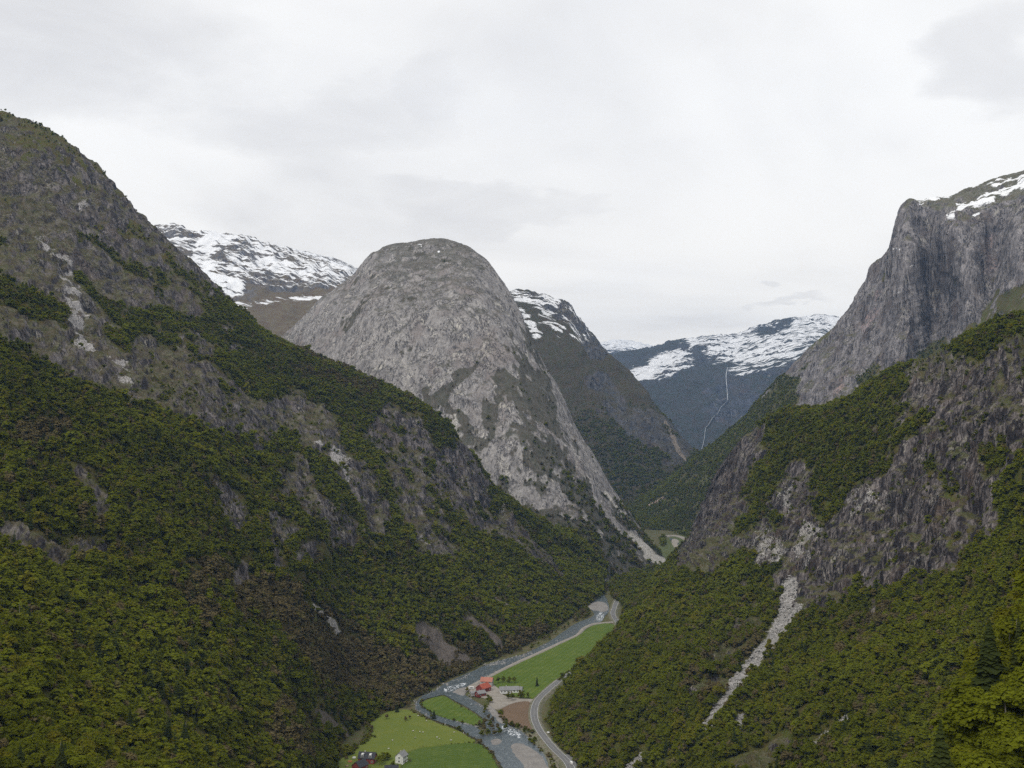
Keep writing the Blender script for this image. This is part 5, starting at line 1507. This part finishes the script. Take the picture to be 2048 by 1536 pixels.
def van(name, label, p, ang, L=4.8, W=1.9, H=2.1, caravan=False):
    e = bpy.data.objects.new(name, None)
    COL.objects.link(e)
    e.location = p; e.rotation_euler = (0, 0, R(ang))
    tag(e, label, 'caravan' if caravan else 'van')
    l, w = L / 2, W / 2
    prof = [(-l, .35), (l, .35), (l, .95), (l - .45, 1.05), (l - 1.2, H - .1), (l - 1.5, H), (-l + .1, H), (-l, H - .25)] if not caravan else \
           [(-l, .45), (l, .45), (l + .1, 1.3), (l - .35, H), (-l + .3, H + .05), (-l - .05, 1.4)]
    n = len(prof)
    V = [(x, s * w * (0.90 if z > 1.2 else 1.0), z) for s in (-1, 1) for x, z in prof]
    F = [tuple(range(n)), tuple(range(2 * n - 1, n - 1, -1))] + [(k, k + n, (k + 1) % n + n, (k + 1) % n) for k in range(n)]
    mesh_obj('body', V, F, M['white_wall'], e)
    for s in (-1, 1):
        yy = s * (w * .955 + .03)
        box('side_window', (-l + .6, l - 1.5, min(yy, yy - s * .12), max(yy, yy - s * .12), 1.2, 1.75), M['glass_dark'], e)
    if not caravan:
        V = [(l - .50, -w * .8, 1.14), (l - .50, w * .8, 1.14), (l - 1.18, w * .78, H - .12), (l - 1.18, -w * .78, H - .12)]
        V = [(x + .04, y, z + .03) for x, y, z in V]
        mesh_obj('windscreen', V, [(0, 1, 2, 3)], M['glass_dark'], e)
        for s in (-1, 1):
            box('headlight', (l - .02, l + .03, s * .6 - .15, s * .6 + .15, .7, .88), M['trim'], e)
            box('tail_light', (-l - .03, -l + .02, s * .75 - .1, s * .75 + .1, .8, 1.3), M['lamp_red'], e)
        wheel_parts(e, [(l - .9, -w + .05), (l - .9, w - .05), (-l + .9, -w + .05), (-l + .9, w - .05)], .34, .24)
    else:
        wheel_parts(e, [(0, -w + .05), (0, w - .05)], .36, .24)
        box('drawbar', (l, l + 1.2, -.08, .08, .4, .5), M['rubber'], e)
    return e


i_ = int(np.argmin([np.hypot(*(w_ - onfloor(1140, 1529, .8)[:2])) for w_ in RW]))
tv = RW[i_ - 1] - RW[i_ + 1]
pv_ = RW[i_] - RN[i_] * 1.7 * (1 if (RN[i_] @ np.array([1, 0])) < 0 else -1)
van('van', 'white van driving on the valley road near the lower edge', (pv_[0], pv_[1], .8), math.degrees(math.atan2(tv[1], tv[0])))
van('caravan', 'white caravan parked at the river end of the red barn', onfloor(943, 1378, .32), 15, 5.5, 2.2, 2.5, True)

# sheep
def sheep_mesh():
    bm = bmesh.new()
    def ell(c, r, seg=8):
        m = bmesh.ops.create_uvsphere(bm, u_segments=seg, v_segments=6, radius=1)
        for v in m['verts']:
            v.co = (c[0] + v.co.x * r[0], c[1] + v.co.y * r[1], c[2] + v.co.z * r[2])
        return m['verts']
    ell((0, 0, .68), (.62, .33, .33)); ell((.52, 0, .86), (.20, .17, .20))
    nb = len(bm.faces)
    ell((.76, 0, .96), (.20, .10, .12)); ell((.66, .15, 1.03), (.04, .10, .04), 6); ell((.66, -.15, 1.03), (.04, .10, .04), 6)
    for x in (-.36, .36):
        for y in (-.17, .17):
            m = bmesh.ops.create_cone(bm, segments=6, radius1=.045, radius2=.07, depth=.5, cap_ends=True)
            for v in m['verts']: v.co = (x + v.co.x, y + v.co.y, .25 + v.co.z)
    bm.faces.ensure_lookup_table()
    for i, f in enumerate(bm.faces): f.material_index = 0 if i < nb else 1
    me = bpy.data.meshes.new('sheep'); bm.to_mesh(me); bm.free()
    me.materials.append(M['wool']); me.materials.append(M['sheep_face']); me.shade_smooth()
    return me


sm_ = sheep_mesh()
for i, (u, v) in enumerate([(826, 1463), (840, 1465), (846, 1466), (908, 1466), (927, 1468), (874, 1476), (879, 1479), (902, 1482), (785, 1482), (830, 1477), (777, 1499), (738, 1481), (853, 1443), (836, 1433), (890, 1450)]):
    o = bpy.data.objects.new('sheep', sm_)
    COL.objects.link(o)
    o.location = onfloor(u, v, .25); o.rotation_euler = (0, 0, i * 1.9); o.scale = (1.15,) * 3
    tag(o, 'white sheep grazing on the yellow green pasture', 'sheep', 'sheep grazing on the pasture')

# things by the lower left barn, and a pale dead trunk in the left wood
for i, (u, v, b, m, lab) in enumerate([(700, 1524, (-1.6, 1.6, -.8, .8, 0, .9), 'orange', 'stack of orange planks left of the dark roofed barn'), (708, 1517, (-1.2, 1.2, -1, 1, 0, 1.2), 'trim', 'white wrapped pallet at the upper corner of the dark roofed barn'),
                                       (694, 1533, (-1.5, 1.5, -.7, .7, 0, .8), 'wood', 'pile of pale timber at the left edge of the lower farm')]):
    e = bpy.data.objects.new(['plank_stack', 'wrapped_pallet', 'timber_pile'][i], None)
    COL.objects.link(e); e.location = onfloor(u, v, .3); e.rotation_euler = (0, 0, .5 * i)
    tag(e, lab, ['planks', 'pallet', 'timber'][i])
    box('pallet_base', (b[0], b[1], b[2], b[3], 0, .14), M['wood'], e)
    for k in range(4):
        z0 = .15 + k * (b[5] - .15) / 4
        box('layer', (b[0] + .05 * (k % 2), b[1] - .08 * ((k + 1) % 2), b[2] + .04 * k, b[3] - .03 * k, z0, z0 + (b[5] - .15) / 4 - .02), M[m], e)
p_, _n = on_land('mountain_left', 37, 1262)
V, F = tube([p_ + np.array([0, 0, -1]), p_ + np.array([.1, 0, 6]), p_ + np.array([.3, .1, 13])], [.28, .22, .07])
tag(mesh_obj('dead_trunk', V, F, M['birch_bark'], smooth=True), 'pale bare trunk rising above the wood at the left edge', 'trunk')
p_ = onfloor(1097, 1465, .3)
o = bpy.data.objects.new('roadside_boulder', rock_mesh('roadside_boulder', 9)); COL.objects.link(o); o.location = p_; o.scale = (1.6, 1.3, 1.5)
o.data.materials[0] = M['trim']
tag(o, 'pale white boulder beside the outer curve of the road', 'boulder')

# ------------------------------------------------------------------ haze
zs = max(float(L['P'][..., 2].max()) for L in LAND.values()) + 60
xs = [float(L['P'][..., 0].min()) for L in LAND.values()] + [float(L['P'][..., 0].max()) for L in LAND.values()]
V, F = box_vf(-gs_ - 500, gs_ + 500, -gs_ / 2 - 500, 11900, -30.0, zs)
hz = bpy.data.materials.new('haze'); hz.use_nodes = True
g = NT(hz.node_tree)
pvn = g.n('ShaderNodeVolumePrincipled', {'Color': (0.34, 0.58, 1.0, 1), 'Density': 3.6e-5, 'Anisotropy': 0.0})
g.n('ShaderNodeOutputMaterial', {'Volume': pvn.outputs[0]})
haze = mesh_obj('haze', V, F, hz)
tag(haze, 'thin blue haze filling the valley air', 'haze', kind='stuff')
